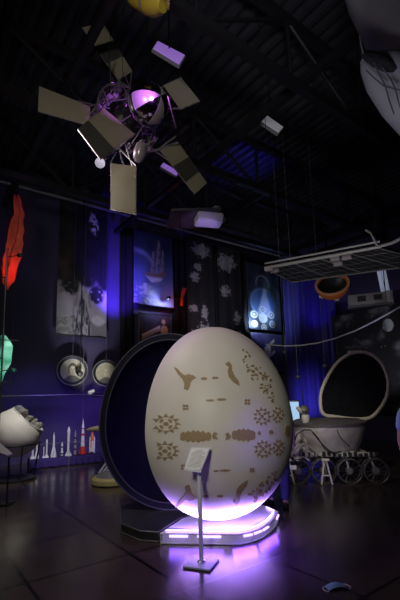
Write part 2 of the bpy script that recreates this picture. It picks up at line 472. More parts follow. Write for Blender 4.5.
def art_engine(u, v):
    n = fb(u, v*1.9, 4, 8)
    c = mixc((.02, .025, .045), (.07, .085, .15), n)
    d = math.hypot(u-.45, (v-.58)*1.75)
    c = mixc(c, (.07, .13, .34), sm(.42, .38, d)); c = mixc(c, (.16, .24, .42), sm(.03, .0, abs(d-.36)))
    c = mixc(c, (.09, .13, .15), sm(.3, .34, d)*sm(.66, .6, d)*sm(.35, .6, u)*.6)
    w = .08+.16*sm(.38, .78, v)
    if .36 < v < .80: c = mixc(c, (.48, .52, .66), sm(w, w-.06, abs(u-.50+.12*(v-.5)))*.7*(.5+.6*n))
    c = mixc(c, (.40, .45, .5), sm(.02, .006, abs(math.hypot((u-.45), (v-.30)*1.5)-.20))*sm(.36, .3, v)*.7)
    for (x, y, r) in ((.42, .82, .15), (.68, .76, .11), (.70, .90, .11), (.44, .96, .10), (.16, .92, .10), (.16, .78, .11), (.43, .69, .10)):
        d2 = math.hypot(u-x, (v-y)*1.75)
        c = mixc(c, (.62, .64, .66), sm(r, r-.03, d2)); c = mixc(c, (.10, .12, .14), sm(r-.03, r-.05, d2)*(0 if r > .14 else 1)*.9)
        c = mixc(c, (.55, .58, .6), sm(r*.35, r*.25, d2))
    return c
def art_probe(u, v):
    n = fb(u, v, 5, 2)
    c = mixc((.02, .016, .03), (.06, .045, .07), n)
    a = (v-.52)+(u-.45)*.55
    if .08 < u < .66: c = mixc(c, (.50, .34, .34), sm(.10, .06, abs(a))*(.6+.5*n)); c = mixc(c, (.75, .6, .6), sm(.03, .01, abs(a+.04)))
    for (x, y, r, cc) in ((.78, .48, .14, (.62, .36, .24)), (.76, .22, .08, (.55, .3, .2)), (.40, .95, .14, (.55, .5, .6))):
        c = mixc(c, cc, sm(r, r-.04, math.hypot(u-x, (v-y)*.8)))
    return c
def art_craft(u, v):
    n = fb(u, v, 5, 6); c = mixc((.05, .04, .13), (.09, .075, .22), n)
    a = (v-.55)+(u-.42)*.75
    if .10 < u < .74:
        c = mixc(c, (.72, .68, .72), sm(.20, .16, abs(a)))
        if .32 < u < .40 or .58 < u < .62: c = mixc(c, (.45, .15, .12), sm(.20, .16, abs(a)))
        if u > .60: c = mixc(c, (.08, .08, .1), sm(.12, .09, abs(a)))
    if u < .05 or u > .95 or v < .06: c = (.10, .10, .2)
    return c
def art_space(u, v):
    n = fb(u, v*1.1, 3.2, 5, 6); n2 = fb(u, v*1.1, 9, 2)
    c = mixc((.010, .010, .014), (.14, .14, .17), sm(.50, .85, n)*(.4+n2))
    if nz(u*90, v*99, 1, 8) > .88: c = (.5, .5, .5)
    d = math.hypot(u-.60, (v-.19)*.92)
    if d < .055: c = mixc((.45, .47, .52), (.09, .09, .11), sm(.02, -.05, (u-.60)-(v-.19)*.2)*1.0); c = mixc(c, (.6, .6, .62), sm(.55, .7, n2)*.4)
    return c

def banner(label, x0, y0, x1, y1, fn, nu, nv, off=.3, wave=.012, name='hanging_banner', cat='banner', to=None, group='printed banners along the left wall', W=WL):
    cs = on_wall(x0, y0, x1, y1, off, W)
    t = thing(name, label, cat, (cs[2]+cs[3])/2, group)
    picture('printed_cloth', cs, fn, nu, nv, t, wave)
    rods(t, cs); hang(t, cs, to or PIPE_Z+.3)
    return t, cs
banner('dark banner picturing a pale robed statue among trees under a grey sky', 58, 199, 107, 336, art_statue, 60, 150)
_, SHIP = banner('blue banner picturing a sailing ship above bright violet water', 134, 234, 173, 306, art_ship, 60, 110)
banner('black banner with many white torn blotches, beside the red glow', 187, 241, 214, 340, art_blots(11), 44, 150)
banner('narrower black banner with a few white blotches, left of the blue engine banner', 219, 249, 242, 345, art_blots(23), 40, 150)
_, ENG = banner('blue banner picturing a round cluster of pale engine nozzles', 248, 266, 280, 330, art_engine, 60, 110)
def poster(label, x0, y0, x1, y1, fn, nu, nv, off=.12, W=WL):
    cs = on_wall(x0, y0, x1, y1, off, W)
    t = thing('framed_poster', label, 'poster', (cs[2]+cs[3])/2, 'small framed pictures below the banners')
    picture('print', cs, fn, nu, nv, t)
    bm = bm_new(); n_ = (cs[1]-cs[0]).cross(cs[3]-cs[0]).normalized()
    for a, b in zip(cs, cs[1:]+cs[:1]): tube(bm, [a, b], .025, 6)
    obj('frame', bm, M_BLACK, t)
    return cs
poster('dark framed picture of a tilted rocket and orange planets under the ship banner', 139, 314, 171, 347, art_probe, 50, 50)
poster('violet framed picture of a tilted white spacecraft under the engine banner', 252, 333, 283, 372, art_craft, 50, 50)

# black drapes between the banners
def drape(label, x0, y0, x1, y1, off, M, folds=4, amp=.06, W=WL, name='drape', cat='drape', group=None, to_floor=False):
    cs = on_wall(x0, y0, x1, y1, off, W)
    if to_floor:
        for i in (2, 3): cs[i].z = .02
    n_ = (cs[1]-cs[0]).cross(cs[3]-cs[0]).normalized()
    bm = bm_new(); ph = random.random()*6
    def pos(u, v):
        p = (cs[0]*(1-u)+cs[1]*u)*(1-v)+(cs[3]*(1-u)+cs[2]*u)*v
        return p+n_*(amp*math.sin(u*folds*2*PI+ph+.35*math.sin(v*3+u*5))+amp*.3*math.sin(u*folds*4.7*PI+v*2))
    gridsurf(bm, pos, folds*12, 12)
    o = obj(name, bm, M, recalc=False)
    sd = o.modifiers.new('thickness', 'SOLIDIFY'); sd.thickness = .012; sd.offset = 0
    tag(o, label, cat, group)
    return o
G_D = 'black drapes between the banners'
drape('black drape left of the ship banner, edge on the blue-lit wall', 121, 228, 134, 380, .16, M_BCLOTH, 2, .05, group=G_D)
drape('black drape between the ship banner and the blotched black banner', 173, 240, 187, 380, .16, M_BCLOTH, 2, .05, group=G_D)
drape('black drape between the two blotched black banners', 212, 246, 221, 380, .16, M_BCLOTH, 2, .05, group=G_D)
drape('black drape between the narrow blotched banner and the engine banner', 240, 254, 250, 390, .16, M_BCLOTH, 2, .05, group=G_D)
# blue curtain on the right wall, star backdrop to its right
drape('long blue pleated curtain on the right wall behind the open rover', 286, 262, 338, 420, .18, M_CURT, 7, .07, WR, 'curtain', 'curtain', to_floor=True)
cs = on_wall(337, 306, 430, 440, .3, WR); cs[2].z = cs[3].z = .9
t = thing('star_backdrop', 'black backdrop printed with a starry sky and a half-lit moon', 'backdrop', (cs[2]+cs[3])/2)
def art_space2(u, v):
    return art_space(u*.93, v)
picture('printed_cloth', cs, art_space2, 130, 150, t); rods(t, cs)
bm = bm_new()
for s in (0, 1):
    p = cs[s]*.98+cs[1-s]*.02; tube(bm, [Vector((p.x, p.y, 0)), Vector((p.x, p.y, cs[0].z))], .03, 8)
obj_split('post', bm, M_BLACK, t)

# ------------------------------------------------------------------ the egg
EX = (215-200)/FPX; EY = 5.15
EC = Vector((P(215, 430, EY).x, EY, 0)); EB, ET, ER = .117, 2.455, .960
EM = EB + (ET-EB)*.46
DC = Vector((P(169, 430, 5.55).x, 5.55, 0))
def egg_pt(c, az, ph, d=0.):
    """az from the direction facing the camera, positive to the right; ph latitude"""
    r = (ER+d)*math.cos(ph); h = (ET-EM+d) if ph > 0 else (EM-EB+d)
    return Vector((c.x+r*math.sin(az), c.y-r*math.cos(az), EM+h*math.sin(ph)))
def half_shell(bm, c, a0, th, inner=True, n=72, k=56):
    outs, ins = [], []
    for s, d in ((outs, 0.), (ins, -th)):
        for j in range(k+1):
            ph = -PI/2+PI*j/k
            if j in (0, k): s.append([bm.verts.new(egg_pt(c, a0, ph, d))]); continue
            s.append([bm.verts.new(egg_pt(c, a0+PI*i/n, ph, d)) for i in range(n+1)])
    def skin(s, mi):
        for j in range(k):
            a, b = s[j], s[j+1]
            for i in range(n):
                if len(a) == 1: f = bm.faces.new([a[0], b[i+1], b[i]])
                elif len(b) == 1: f = bm.faces.new([a[i], a[i+1], b[0]])
                else: f = bm.faces.new([a[i], a[i+1], b[i+1], b[i]])
                f.material_index = mi
    skin(outs, 0); skin(ins, 1)
    for e in (0, -1):
        for j in range(k):
            q_ = [outs[j][e], outs[j+1][e], ins[j+1][e], ins[j][e]]
            f = bm.faces.new(q_); f.material_index = 0
A_W = math.radians(-57)
egg = thing('egg_half', 'pale half of a giant egg with tan ornaments, standing upright on the glowing plinth', 'egg sculpture', EC+Vector((0, 0, EB)))
bm = bm_new(); half_shell(bm, EC, A_W, .07)
obj('shell', bm, [M_SHELL, M_NAVYIN], egg, sharp=60)

# relief ornaments: drawn flat, wrapped on the shell surface and given thickness
def egg_hit(px, py):
    d = ray(px, py).normalized(); best = None
    for lo, h in ((False, ET-EM), (True, EM-EB)):
        s = Vector((1/ER, 1/ER, 1/h)); o_ = O-Vector((EC.x, EC.y, EM))
        oo = Vector((o_.x*s.x, o_.y*s.y, o_.z*s.z)); dd = Vector((d.x*s.x, d.y*s.y, d.z*s.z))
        a_, b_, c_ = dd.dot(dd), 2*oo.dot(dd), oo.dot(oo)-1
        D_ = b_*b_-4*a_*c_
        if D_ < 0: continue
        tt = (-b_-math.sqrt(D_))/(2*a_); p = O+d*tt
        if (p.z < EM) == lo: best = p if best is None else best
    if best is None: return None
    r = best-Vector((EC.x, EC.y, EM)); h = (EM-EB) if r.z < 0 else (ET-EM)
    nn = Vector((r.x/ER**2, r.y/ER**2, r.z/h**2)).normalized()
    return best, nn
def inpoly(x, y, poly):
    c = False; n = len(poly); j = n-1
    for i in range(n):
        xi, yi = poly[i]; xj, yj = poly[j]
        if (yi > y) != (yj > y) and x < (xj-xi)*(y-yi)/(yj-yi)+xi: c = not c
        j = i
    return c
MOTIF = []
POLY = []   # outer polygons (with optional hole function)
def z25(pts): return [(140+x/2.5, 340+y/2.5) for x, y in pts]
def el(cx, cy, rx, ry, rot=0, n=14, wob=.18):
    out = []
    for i in range(n):
        t_ = 2*PI*i/n; k = 1+wob*math.sin(i*2.7+cx)
        x, y = rx*k*math.cos(t_), ry*k*math.sin(t_)
        out.append((cx+x*math.cos(rot)-y*math.sin(rot), cy+x*math.sin(rot)+y*math.cos(rot)))
    return out
TAIL = [(85, 68), (94, 72), (103, 82), (112, 89), (122, 86), (133, 89), (141, 94), (134, 98), (127, 104), (125, 114), (120, 126), (110, 122), (112, 110), (107, 98), (96, 86)]
DOLPH = [(213, 60), (221, 54), (229, 62), (230, 76), (236, 90), (246, 102), (249, 115), (240, 110), (230, 102), (222, 92), (219, 78), (222, 68)]
MOTIF += [[z25(TAIL)], [z25(DOLPH)]]
def mirror_y(pts, y0): return [(x, 2*y0-y) for x, y in pts]
MOTIF += [[[(x+1.0, y+0.0) for x, y in mirror_y(z25(TAIL), 437.5)]], [[(x+8, y-2) for x, y in mirror_y(z25(DOLPH), 434)]]]
for x, y, rx, ry in ((160, 97, 8, 3.4), (188, 95, 8, 3), (175, 151, 11, 2.6), (204, 149, 12, 3)): MOTIF.append([el(140+x/2.5, 340+y/2.5, rx/2.5, ry/2.5)])
for x, y, rx, ry in ((205.5, 496, 3.2, 1.3), (220, 496, 3.2, 1.4), (216, 470.8, 3, .9), (225, 470.4, 5.5, 1.1), (250, 494, 2.5, 1.2)): MOTIF.append([el(x, y, rx, ry)])
for cx, cy, s in ((185.6, 407.5, 1), (247.3, 402, 1), (184, 467, 1), (252, 470, .8)):
    MOTIF.append([])
    for k in range(4): MOTIF[-1].append(el(cx+2.1*s*math.cos(k*PI/2+.8), cy+2.1*s*math.sin(k*PI/2+.8), 1.35*s, 1.25*s))
def flower(cx, cy, rx, ry, n=12, cut=-99):
    POLY = []; MOTIF.append(POLY)
    for k in range(n):
        a_ = 2*PI*k/n
        ca, sa = math.cos(a_), math.sin(a_)
        if cx+rx*ca < cut: continue
        w = .27
        POLY.append([(cx+rx*(ca*1.0), cy+ry*(sa*1.0)), (cx+rx*.64*math.cos(a_-w), cy+ry*.66*math.sin(a_-w)), (cx+rx*.64*math.cos(a_+w), cy+ry*.66*math.sin(a_+w))])
    POLY.append(el(cx, cy, rx*.17, ry*.2, wob=.05))
    for k in range(4):
        a_ = k*PI/2+PI/4
        POLY.append(el(cx+rx*.40*math.cos(a_), cy+ry*.40*math.sin(a_), rx*.15, ry*.13, a_+PI/2, wob=.05))
flower(166, 424, 15.5, 10.5, 12, 152); flower(165, 451, 15.5, 10, 12, 152)
for cx, cy in ((262, 416.5), (263, 449)): flower(cx, cy, 9.5, 9.5, 11)
for cx, cy in ((277.5, 415), (278, 447.5)): flower(cx, cy, 6.5, 9.0, 10)
def fish(x0, x1, yc, h, n, seed):
    rnd = random.Random(seed); top, bot = [], []
    for i in range(n+1):
        f_ = i/n; env = .62+.38*math.sin(PI*f_)
        k = 1 if i % 2 else .72
        top.append((x0+(x1-x0)*f_, yc-h*env*k*(.9+.2*rnd.random()))); bot.append((x0+(x1-x0)*f_, yc+h*env*k*(.9+.2*rnd.random())))
    return top+bot[::-1]
MOTIF += [[fish(180.5, 211, 436.5, 6.3, 12, 1)], [fish(232, 255, 435, 6.6, 10, 2)]]
MOTIF += [[[(211.5, 436), (214, 432), (217.5, 433), (216, 436), (218, 439.5), (213.5, 439)]], [[(231, 436), (228, 432.5), (225, 434), (226.5, 436.5), (225, 440), (229.5, 439)]]]
rnd = random.Random(5)
MOTIF.append(POLY)
for k in range(70):      # fan of specks high on the right
    f_ = rnd.random(); x = 243+f_*30; y = 357+f_*34+rnd.uniform(-9, 12)
    POLY.append(el(x, y, rnd.uniform(.5, 1.5), rnd.uniform(.5, 1.2), rnd.random()*3, 8))
POLY = []; MOTIF.append(POLY)
for k in range(46):
    f_ = rnd.random(); x = 253+f_*24; y = 497-f_*22+rnd.uniform(-7, 8)
    POLY.append(el(x, y, rnd.uniform(.5, 1.4), rnd.uniform(.5, 1.1), rnd.random()*3, 8))
MOTIF += [[el(287, 431, 2.6, 6, wob=.1)], [el(271, 432, 2, 2.2)], [el(259, 433, 1.5, 2)]]
def near(a, b, d):
    ca = (sum(p[0] for p in a)/len(a), sum(p[1] for p in a)/len(a)); cb = (sum(p[0] for p in b)/len(b), sum(p[1] for p in b)/len(b))
    return math.hypot(ca[0]-cb[0], ca[1]-cb[1]) < d
def wrap(bm, poly):
    xs, ys = [p[0] for p in poly], [p[1] for p in poly]
    st = .42; x0, y0 = min(xs), min(ys)
    nx, ny = int((max(xs)-x0)/st)+1, int((max(ys)-y0)/st)+1
    cache = {}
    def vtx(i, j):
        if (i, j) not in cache:
            h = egg_hit(x0+i*st, y0+j*st)
            cache[(i, j)] = (bm.verts.new(h[0]+h[1]*.007), h[1]) if h else None
        return cache[(i, j)]
    faces = []
    for j in range(ny):
        for i in range(nx):
            if not inpoly(x0+(i+.5)*st, y0+(j+.5)*st, poly): continue
            q_ = [vtx(i, j), vtx(i+1, j), vtx(i+1, j+1), vtx(i, j+1)]
            if None in q_: continue
            faces.append(bm.faces.new([v[0] for v in q_]))
    nmap = {v[0]: v[1] for v in cache.values() if v}
    low = {}
    for f in faces:
        for e in f.edges:
            if len(e.link_faces) == 1:
                a_, b_ = e.verts
                for v in (a_, b_):
                    if v not in low: low[v] = bm.verts.new(v.co-nmap[v]*.012)
                bm.faces.new([a_, b_, low[b_], low[a_]])
for mot in MOTIF:
    bm = bm_new()
    for poly in mot: wrap(bm, poly)
    if len(bm.faces): obj('relief_ornament', bm, M_GOLD, egg, recalc=True, sharp=80)
    else: bm.free()


dark = thing('egg_half', 'open dark half of the giant egg showing its navy hollow inside', 'egg sculpture', DC+Vector((0, 0, EB)))
bm = bm_new(); half_shell(bm, DC, math.radians(90-4), .085)
obj('shell', bm, [M_NAVYOUT, M_NAVYIN], dark, sharp=60)
bm = bm_new()
for dd, rr in ((0.0, .010), (-.085, .008)):
    tube(bm, [egg_pt(DC, math.radians(-94), -PI/2+PI*j/40, dd) for j in range(41)]+[egg_pt(DC, math.radians(86), PI/2-PI*j/40, dd) for j in range(1, 40)], rr, 6, closed=True)
obj('rim_edging', bm, mat('dull_rim_edging', (.035, .035, .045), .6), dark)

# plinths (octagon-like halves)
def plinth(t, pts, z, side, top, led):
    pts = [Vector((x, y, 0)) for x, y in pts]
    bm = bm_new(); prism(bm, [p+Vector((0, 0, .012)) for p in pts], Vector((0, 0, z-.024)), .006); obj('body', bm, side, t, sharp=30)
    cen = sum(pts, Vector())/len(pts)
    bm = bm_new(); prism(bm, [cen+(p-cen)*1.015+Vector((0, 0, z-.012)) for p in pts], Vector((0, 0, .012)), .003); obj('top_plate', bm, top, t)
    bm = bm_new()
    for zz in (.01, z-.008): tube(bm, [cen+(p-cen)*1.012+Vector((0, 0, zz)) for p in pts], .009, 6, closed=True)
    for p in pts[::3]: tube(bm, [cen+(p-cen)*1.012, cen+(p-cen)*1.012+Vector((0, 0, z))], .008, 6)
    obj('edge_trim', bm, M_ALU if led else mat('dull_trim', (.12, .12, .13), .4, .4), t)
    return cen
def arc(c, r, a0, a1, n): return [(c.x+r*math.sin(math.radians(a0+(a1-a0)*i/n)), c.y-r*math.cos(math.radians(a0+(a1-a0)*i/n))) for i in range(n+1)]
PZ = .115
pA = Z(162, 544); pB = Z(228, 545)
_e = Z(278, 521)-EC; _ea = math.degrees(math.atan2(_e.x, -_e.y)); _bk = arc(EC, Vector((_e.x, _e.y)).length, _ea+14, 140, 3)
W_PTS = [(pA.x, pA.y), (pB.x, pB.y)] + [(Z(x, y).x, Z(x, y).y) for x, y in ((240, 545), (252, 542.5), (262, 538.5), (270, 533), (275.5, 527), (278, 521))] + _bk + [(EC.x-.02, EC.y+.45), (EC.x-.42, EC.y+.0)]
tw = thing('plinth', 'polished plinth glowing violet-white under the pale egg half', 'plinth', EC.copy())
M_GLOWACR = mat('glow_acrylic', (.62, .60, .70), .2, .3, var=.25, scale=9, emit=(.50, .40, 1.0), estr=.16)  # faint emission put into the acrylic to pass for LED light
plinth(tw, W_PTS, PZ, M_GLOWACR, M_GLOWACR, True)
pC, pD = Z(122, 533), Z(141, 541)
D_PTS = [(pC.x, pC.y), (pD.x, pD.y), (pA.x-.05, pA.y+.05), (EC.x-.47, EC.y+.05), (EC.x-.07, EC.y+.55)] + arc(DC, .74, 110, 250, 10)
D_PTS = D_PTS[:5] + [p for p in D_PTS[5:]]
td = thing('plinth', 'dark unlit plinth with thin metal edges under the open egg half', 'plinth', DC.copy())
plinth(td, D_PTS, PZ, M_DKACR, M_DKACR, False)
# LED strips of the lit plinth: along the straight front and round the curve
fr = [Vector((x, y, 0)) for x, y in W_PTS[:9]]
cenW = sum(fr, Vector())/len(fr)
bm = bm_new()
pts = [p+(EC-p).normalized()*.05+Vector((0, 0, PZ+.014)) for p in fr]
tube(bm, pts, .008, 6)
obj('led_strip', bm, M_LED, tw)
bm = bm_new()
segs = ((0, .12, .40), (0, .55, .9), (2, .3, 1.0), (3, .2, .9), (4, .1, .7), (6, .1, .8))
for i, f0, f1 in segs:
    a_, b_ = fr[i], fr[i+1]; n_ = Vector((b_.y-a_.y, -(b_.x-a_.x), 0)).normalized()
    c0, c1 = a_.lerp(b_, f0)+n_*.016, a_.lerp(b_, f1)+n_*.016
    tube(bm, [c0+Vector((0, 0, .085)), c1+Vector((0, 0, .085))], .012, 6)
obj_split('side_lamp', bm, mat('violet_side_led', (.8, .7, 1), .4, emit=(.50, .34, 1.0), estr=2.5), tw)

# ------------------------------------------------------------------ info stand
b0 = Z(201.5, 564.5)
t = thing('info_stand', 'slim silver floor stand with a slanted text panel in front of the egg', 'sign stand', b0)
bm = bm_new(); ax = Vector((.93, -.36, 0)); box(bm, b0+Vector((0, 0, .012)), (.27, .27, .018), X=ax, bev=.006); obj('base', bm, M_ALU, t)
ph = P(200, 467, b0.y).z
bm = bm_new(); tube(bm, [b0+Vector((0, 0, .02)), b0+Vector((0, 0, ph))], .021, 16); obj('pole', bm, M_ALU, t)
bm = bm_new(); lathe(bm, [(.04, .02), (.04, .035), (.024, .045)], b0); obj('collar', bm, M_CHROME, t)
q4 = [P(191, 447, b0.y+.02), P(210.5, 447.3, b0.y+.02), P(200.5, 472.5, b0.y-.14), P(183.5, 469.8, b0.y-.14)]
nn = (q4[1]-q4[0]).cross(q4[3]-q4[0]).normalized()
if nn.dot(O-q4[0]) < 0: nn = -nn
bm = bm_new(); prism(bm, [p-nn*.012 for p in q4], nn*.012, .003); pan = obj('sign_panel', bm, M_ALU, t)
cq = sum(q4, Vector())/4
bm = bm_new(); prism(bm, [cq+(p-cq)*.86+nn*.0015 for p in q4], nn*.002); obj('paper_sheet', bm, M_PAPER, pan)
bm = bm_new()
def bil(u, v): return (q4[0]*(1-u)+q4[1]*u)*(1-v)+(q4[3]*(1-u)+q4[2]*u)*v+nn*.0045
for k in range(15):
    v = .14+k*.05; u1 = .84-.25*random.random() if k % 5 == 4 else .86
    if k in (0, 1): u0, u1 = .3, .7
    else: u0 = .14
    f = [bm.verts.new(bil(u0, v)), bm.verts.new(bil(u1, v)), bm.verts.new(bil(u1, v+.018)), bm.verts.new(bil(u0, v+.018))]; bm.faces.new(f)
obj_split('text_line', bm, M_INK, pan, smooth=False)
bm = bm_new(); tube(bm, [b0+Vector((0, 0, ph-.03)), cq-nn*.012], .014, 8); obj('bracket', bm, M_CHROME, t)

# ------------------------------------------------------------------ satellite
HB = P(128, 120, 5.3)
sat = thing('satellite_model', 'hanging satellite with six khaki panels around a purple-lit mirrored ball', 'satellite', HB)
def panel(corners, dark=None, nm='solar_panel'):
    """corners inner-a, inner-b, outer-b, outer-a; dark = (f0, f1) along inner to outer"""
    a, b, c, d = corners
    n_ = (b-a).cross(d-a).normalized()
    if n_.dot(O-a) < 0: n_ = -n_
    bm = bm_new(); prism(bm, [p-n_*.02 for p in (a, b, c, d)], n_*.02, .004); p_ = obj(nm, bm, M_PANEL, sat)
    if dark:
        f0, f1 = dark
        bm = bm_new(); prism(bm, [a.lerp(d, f0)+n_*.001, b.lerp(c, f0)+n_*.001, b.lerp(c, f1)+n_*.001, a.lerp(d, f1)+n_*.001], n_*.005)
        obj('dark_cells', bm, M_CELL, p_)
    bm = bm_new(); tube(bm, [a-n_*.01, d-n_*.01, c-n_*.01, b-n_*.01], .0085, 6); obj('edge_rail', bm, M_RIM, p_)
    return p_
PAN = [([P(118, 80, 5.35), P(132, 71, 5.45), P(103, 23, 5.6), P(82, 27, 5.45)], (.30, .62)),
       ([P(90, 106, 5.3), P(89, 125, 5.2), P(38, 111, 5.2), P(39, 86, 5.3)], None),
       ([P(104, 108, 5.0), P(135, 134, 4.85), P(100, 159, 4.5), P(78, 129, 4.65)], (.62, 1.0)),
       ([P(136, 166, 5.0), P(111, 163, 5.0), P(111, 209, 4.8), P(136, 214, 4.8)], None),
       ([P(160.5, 150, 5.2), P(178, 142, 5.35), P(207, 183, 5.6), P(195, 194, 5.5)], (.36, .72)),
       ([P(181, 109, 5.6), P(164, 85, 5.6), P(181, 77, 5.85), P(200, 101, 5.85)], None)]
pobs = [panel(*x) for x in PAN]
SB = P(148, 105, 4.95); AXS = (SB-HB).normalized()
bm = bm_new(); ball(bm, SB, .285, 40, Zx=AXS)
# alternate mirror / pale gores on the ball
for f in bm.faces:
    c_ = f.calc_center_median()-SB; xx, yy, zz = frame_from(AXS)
    a_ = math.atan2(c_.dot(yy), c_.dot(xx)); lat = c_.dot(AXS)/.275
    k = int((a_+PI)/(2*PI)*8)
    f.material_index = 1 if (k % 3 == 0 and lat > -.2) else 0
obj('mirrored_ball', bm, [mat('dark_mirror', (.42, .40, .44), .10, 1.), mat('pale_gore', (.60, .55, .58), .3, .35)], sat)
bm = bm_new()
for lat in (-.12, .0, .07): 
    r = .285*math.sqrt(1-lat*lat)/1; xx, yy, zz = frame_from(AXS)
    tube(bm, [SB+zz*(lat*.275)+(xx*math.cos(2*PI*k/40)+yy*math.sin(2*PI*k/40))*r for k in range(40)], .008, 6, closed=True)
obj('ball_band', bm, M_CHROME, sat)
# body behind the ball, towards the hub
bm = bm_new(); xx, yy, zz = frame_from(AXS)
lathe(bm, [(.06, -.42), (.10, -.40), (.14, -.22), (.20, -.10), (.22, -.04), (.22, .02), (.16, .10), (.16, .26)], HB, AXS, 28)
obj('body', bm, mat('satellite_body', (.07, .065, .07), .35, .7, var=.5, scale=18, bump=.4), sat)
bm = bm_new(); RG = .50
ring = [HB+(xx*math.cos(2*PI*k/48)+yy*math.sin(2*PI*k/48))*RG for k in range(48)]
tube(bm, ring, .014, 6, closed=True)
ring2 = [HB-zz*.20+(xx*math.cos(2*PI*k/48)+yy*math.sin(2*PI*k/48))*RG*.8 for k in range(48)]
tube(bm, ring2, .010, 6, closed=True)
for k in range(24):
    a_ = ring[k*2]; b_ = ring2[(k*2+1) % 48]; tube(bm, [a_, b_], .006, 5); tube(bm, [b_, ring[(k*2+2) % 48]], .006, 5)
    if k % 2 == 0: tube(bm, [a_, HB+zz*.02+(xx*math.cos(2*PI*(k*2+3)/48)+yy*math.sin(2*PI*(k*2+3)/48))*.33], .007, 5)
    if k % 3 == 0: tube(bm, [a_, SB-zz*.10+(xx*math.cos(2*PI*k*2/48)+yy*math.sin(2*PI*k*2/48))*.27], .007, 5)
obj('ring_truss', bm, mat('dark_chrome', (.42, .38, .44), .3, .75), sat)
bm = bm_new()
for cs_, _ in PAN:
    mid = (cs_[0]+cs_[1])/2
    best = min(ring, key=lambda p: (p-mid).length)
    for q_ in (cs_[0], cs_[1], mid):
        tube(bm, [q_, best], .010, 6)
    tube(bm, [cs_[0].lerp(cs_[3], .25), HB+(best-HB)*.66+zz*.03], .009, 6)
for a_, b_ in (((90, 118), (119, 93)), ((86, 124), (117, 97)), ((110, 60), (111, 92)), ((112, 77), (119, 97)), ((103, 104), (125, 72)), ((150, 150), (135, 160)), ((160, 148), (176, 136)), ((168, 96), (176, 128)), ((125, 155), (158, 138))):
    tube(bm, [P(*a_, 5.25), P(*b_, 5.1)], .009, 6)
obj_split('strut', bm, mat('dark_chrome', (.22, .20, .24)), sat)
bm = bm_new(); rnd = random.Random(3)
for k in range(26):
    a_ = rnd.random()*2*PI; rr = rnd.uniform(.33, .52)
    p = HB+(xx*math.cos(a_)+yy*math.sin(a_))*rr+zz*rnd.uniform(-.2, .1)
    box(bm, p, (rnd.uniform(.03, .09), rnd.uniform(.03, .07), rnd.uniform(.03, .08)), X=xx+yy*rnd.uniform(-1, 1), Zx=zz)
obj_split('equipment_box', bm, mat('violet_foil_boxes', (.40, .33, .42), .35, .5, var=.5, scale=15), sat)
bm = bm_new(); th = P(101, 162, 4.75); lathe(bm, [(.02, -.06), (.045, -.05), (.05, .03), (.065, .07), (.05, .07)], th, P(98, 165, 4.6)-th, 16)
tube(bm, [th, P(118, 150, 5.0)], .012, 6)
obj('thruster', bm, M_CHROME, sat)
bm = bm_new(); lathe(bm, [(.03, -.14), (.07, -.10), (.09, 0), (.07, .10), (.02, .14)], P(140, 152, 4.9), Vector((.3, -.2, 1)), 18)
obj('fuel_tank', bm, mat('violet_tank', (.5, .42, .52), .3, .4), sat)
bm = bm_new()
for k in (2, 18, 34): tube(bm, [ring[k], Vector((ring[k].x*.7+HB.x*.3, ring[k].y*.7+HB.y*.3, RH))], .005, 5)
obj_split('hanging_cord', bm, M_BCLOTH, sat)

# ------------------------------------------------------------------ ceiling fixtures
def fixture(label, quad, Y, M, depth=.09, name='ceiling_floodlight'):
    cs = [P(x, y, Y+dy) for (x, y), dy in quad]
    n_ = (cs[1]-cs[0]).cross(cs[3]-cs[0]).normalized()
    if n_.dot(O-cs[0]) < 0: n_ = -n_
    c = sum(cs, Vector())/4
    t = thing(name, label, 'light fixture', c, 'flat ceiling floodlights')
    bm = bm_new(); prism(bm, [p-n_*depth for p in cs], n_*(depth-.01), .008); obj('housing', bm, mat('grey_fixture_housing', (.25, .24, .28), .5, .3), t)
    bm = bm_new(); prism(bm, [c+(p-c)*.93-n_*.009 for p in cs], n_*.009, .002); obj('lens', bm, M, t)
    bm = bm_new(); mid = c-n_*depth
    tube(bm, [mid, mid+Vector((.02, .03, .12)), Vector((mid.x+.02, mid.y+.05, RH))], .012, 6); obj_split('hanger_rod', bm, M_STEEL, t)
    return c
fixture('violet flat floodlight on the ceiling, right above the satellite', [((157, 40), 0), ((186, 55), .0), ((180, 65), -.22), ((152, 48), -.22)], 5.4, M_LAMPW, .06)
fixture('small violet floodlight beyond the lower right satellite panel', [((163, 162), 0), ((180, 172), 0), ((177, 176), -.1), ((160, 166), -.1)], 7.6, M_LAMPW, .06)
fixture('small grey floodlight alone on the dark corrugated ceiling', [((267, 115), 0), ((284, 127), 0), ((279, 133), -.15), ((261, 121), -.15)], 7.2, M_LAMPG, .08)

# projector on its hanging shelf
pc = P(203, 226, 8.2)
t = thing('projector', 'white projector on a dark hanging shelf above the blotched banners', 'projector', pc)
qs = [P(194, 222, 8.2), P(219, 218, 8.35), P(224, 225, 7.95), P(199, 231, 7.8)]
zq = sum(p.z for p in qs)/4
for p in qs: p.z = zq
bm = bm_new(); prism(bm, [Vector((p.x, p.y, zq+.19)) for p in (P(166, 222, 8.7), P(216, 216, 8.7), P(222, 232, 7.8), P(172, 237, 7.8))], Vector((0, 0, .05)), .006); obj('shelf', bm, mat('dark_shelf', (.05, .05, .07), .5), t)
bm = bm_new(); prism(bm, [p for p in qs], Vector((0, 0, .185)), .02); pj = obj('body', bm, mat('white_projector_case', (.62, .60, .68), .4), t)
bm = bm_new(); c_ = P(226, 223, 7.95)+Vector((0, 0, .06)); lathe(bm, [(.05, -.04), (.07, -.02), (.07, .07), (.05, .07), (.045, .05)], c_, Vector((.6, -.8, 0)), 18); obj('lens', bm, M_BLACK, pj)
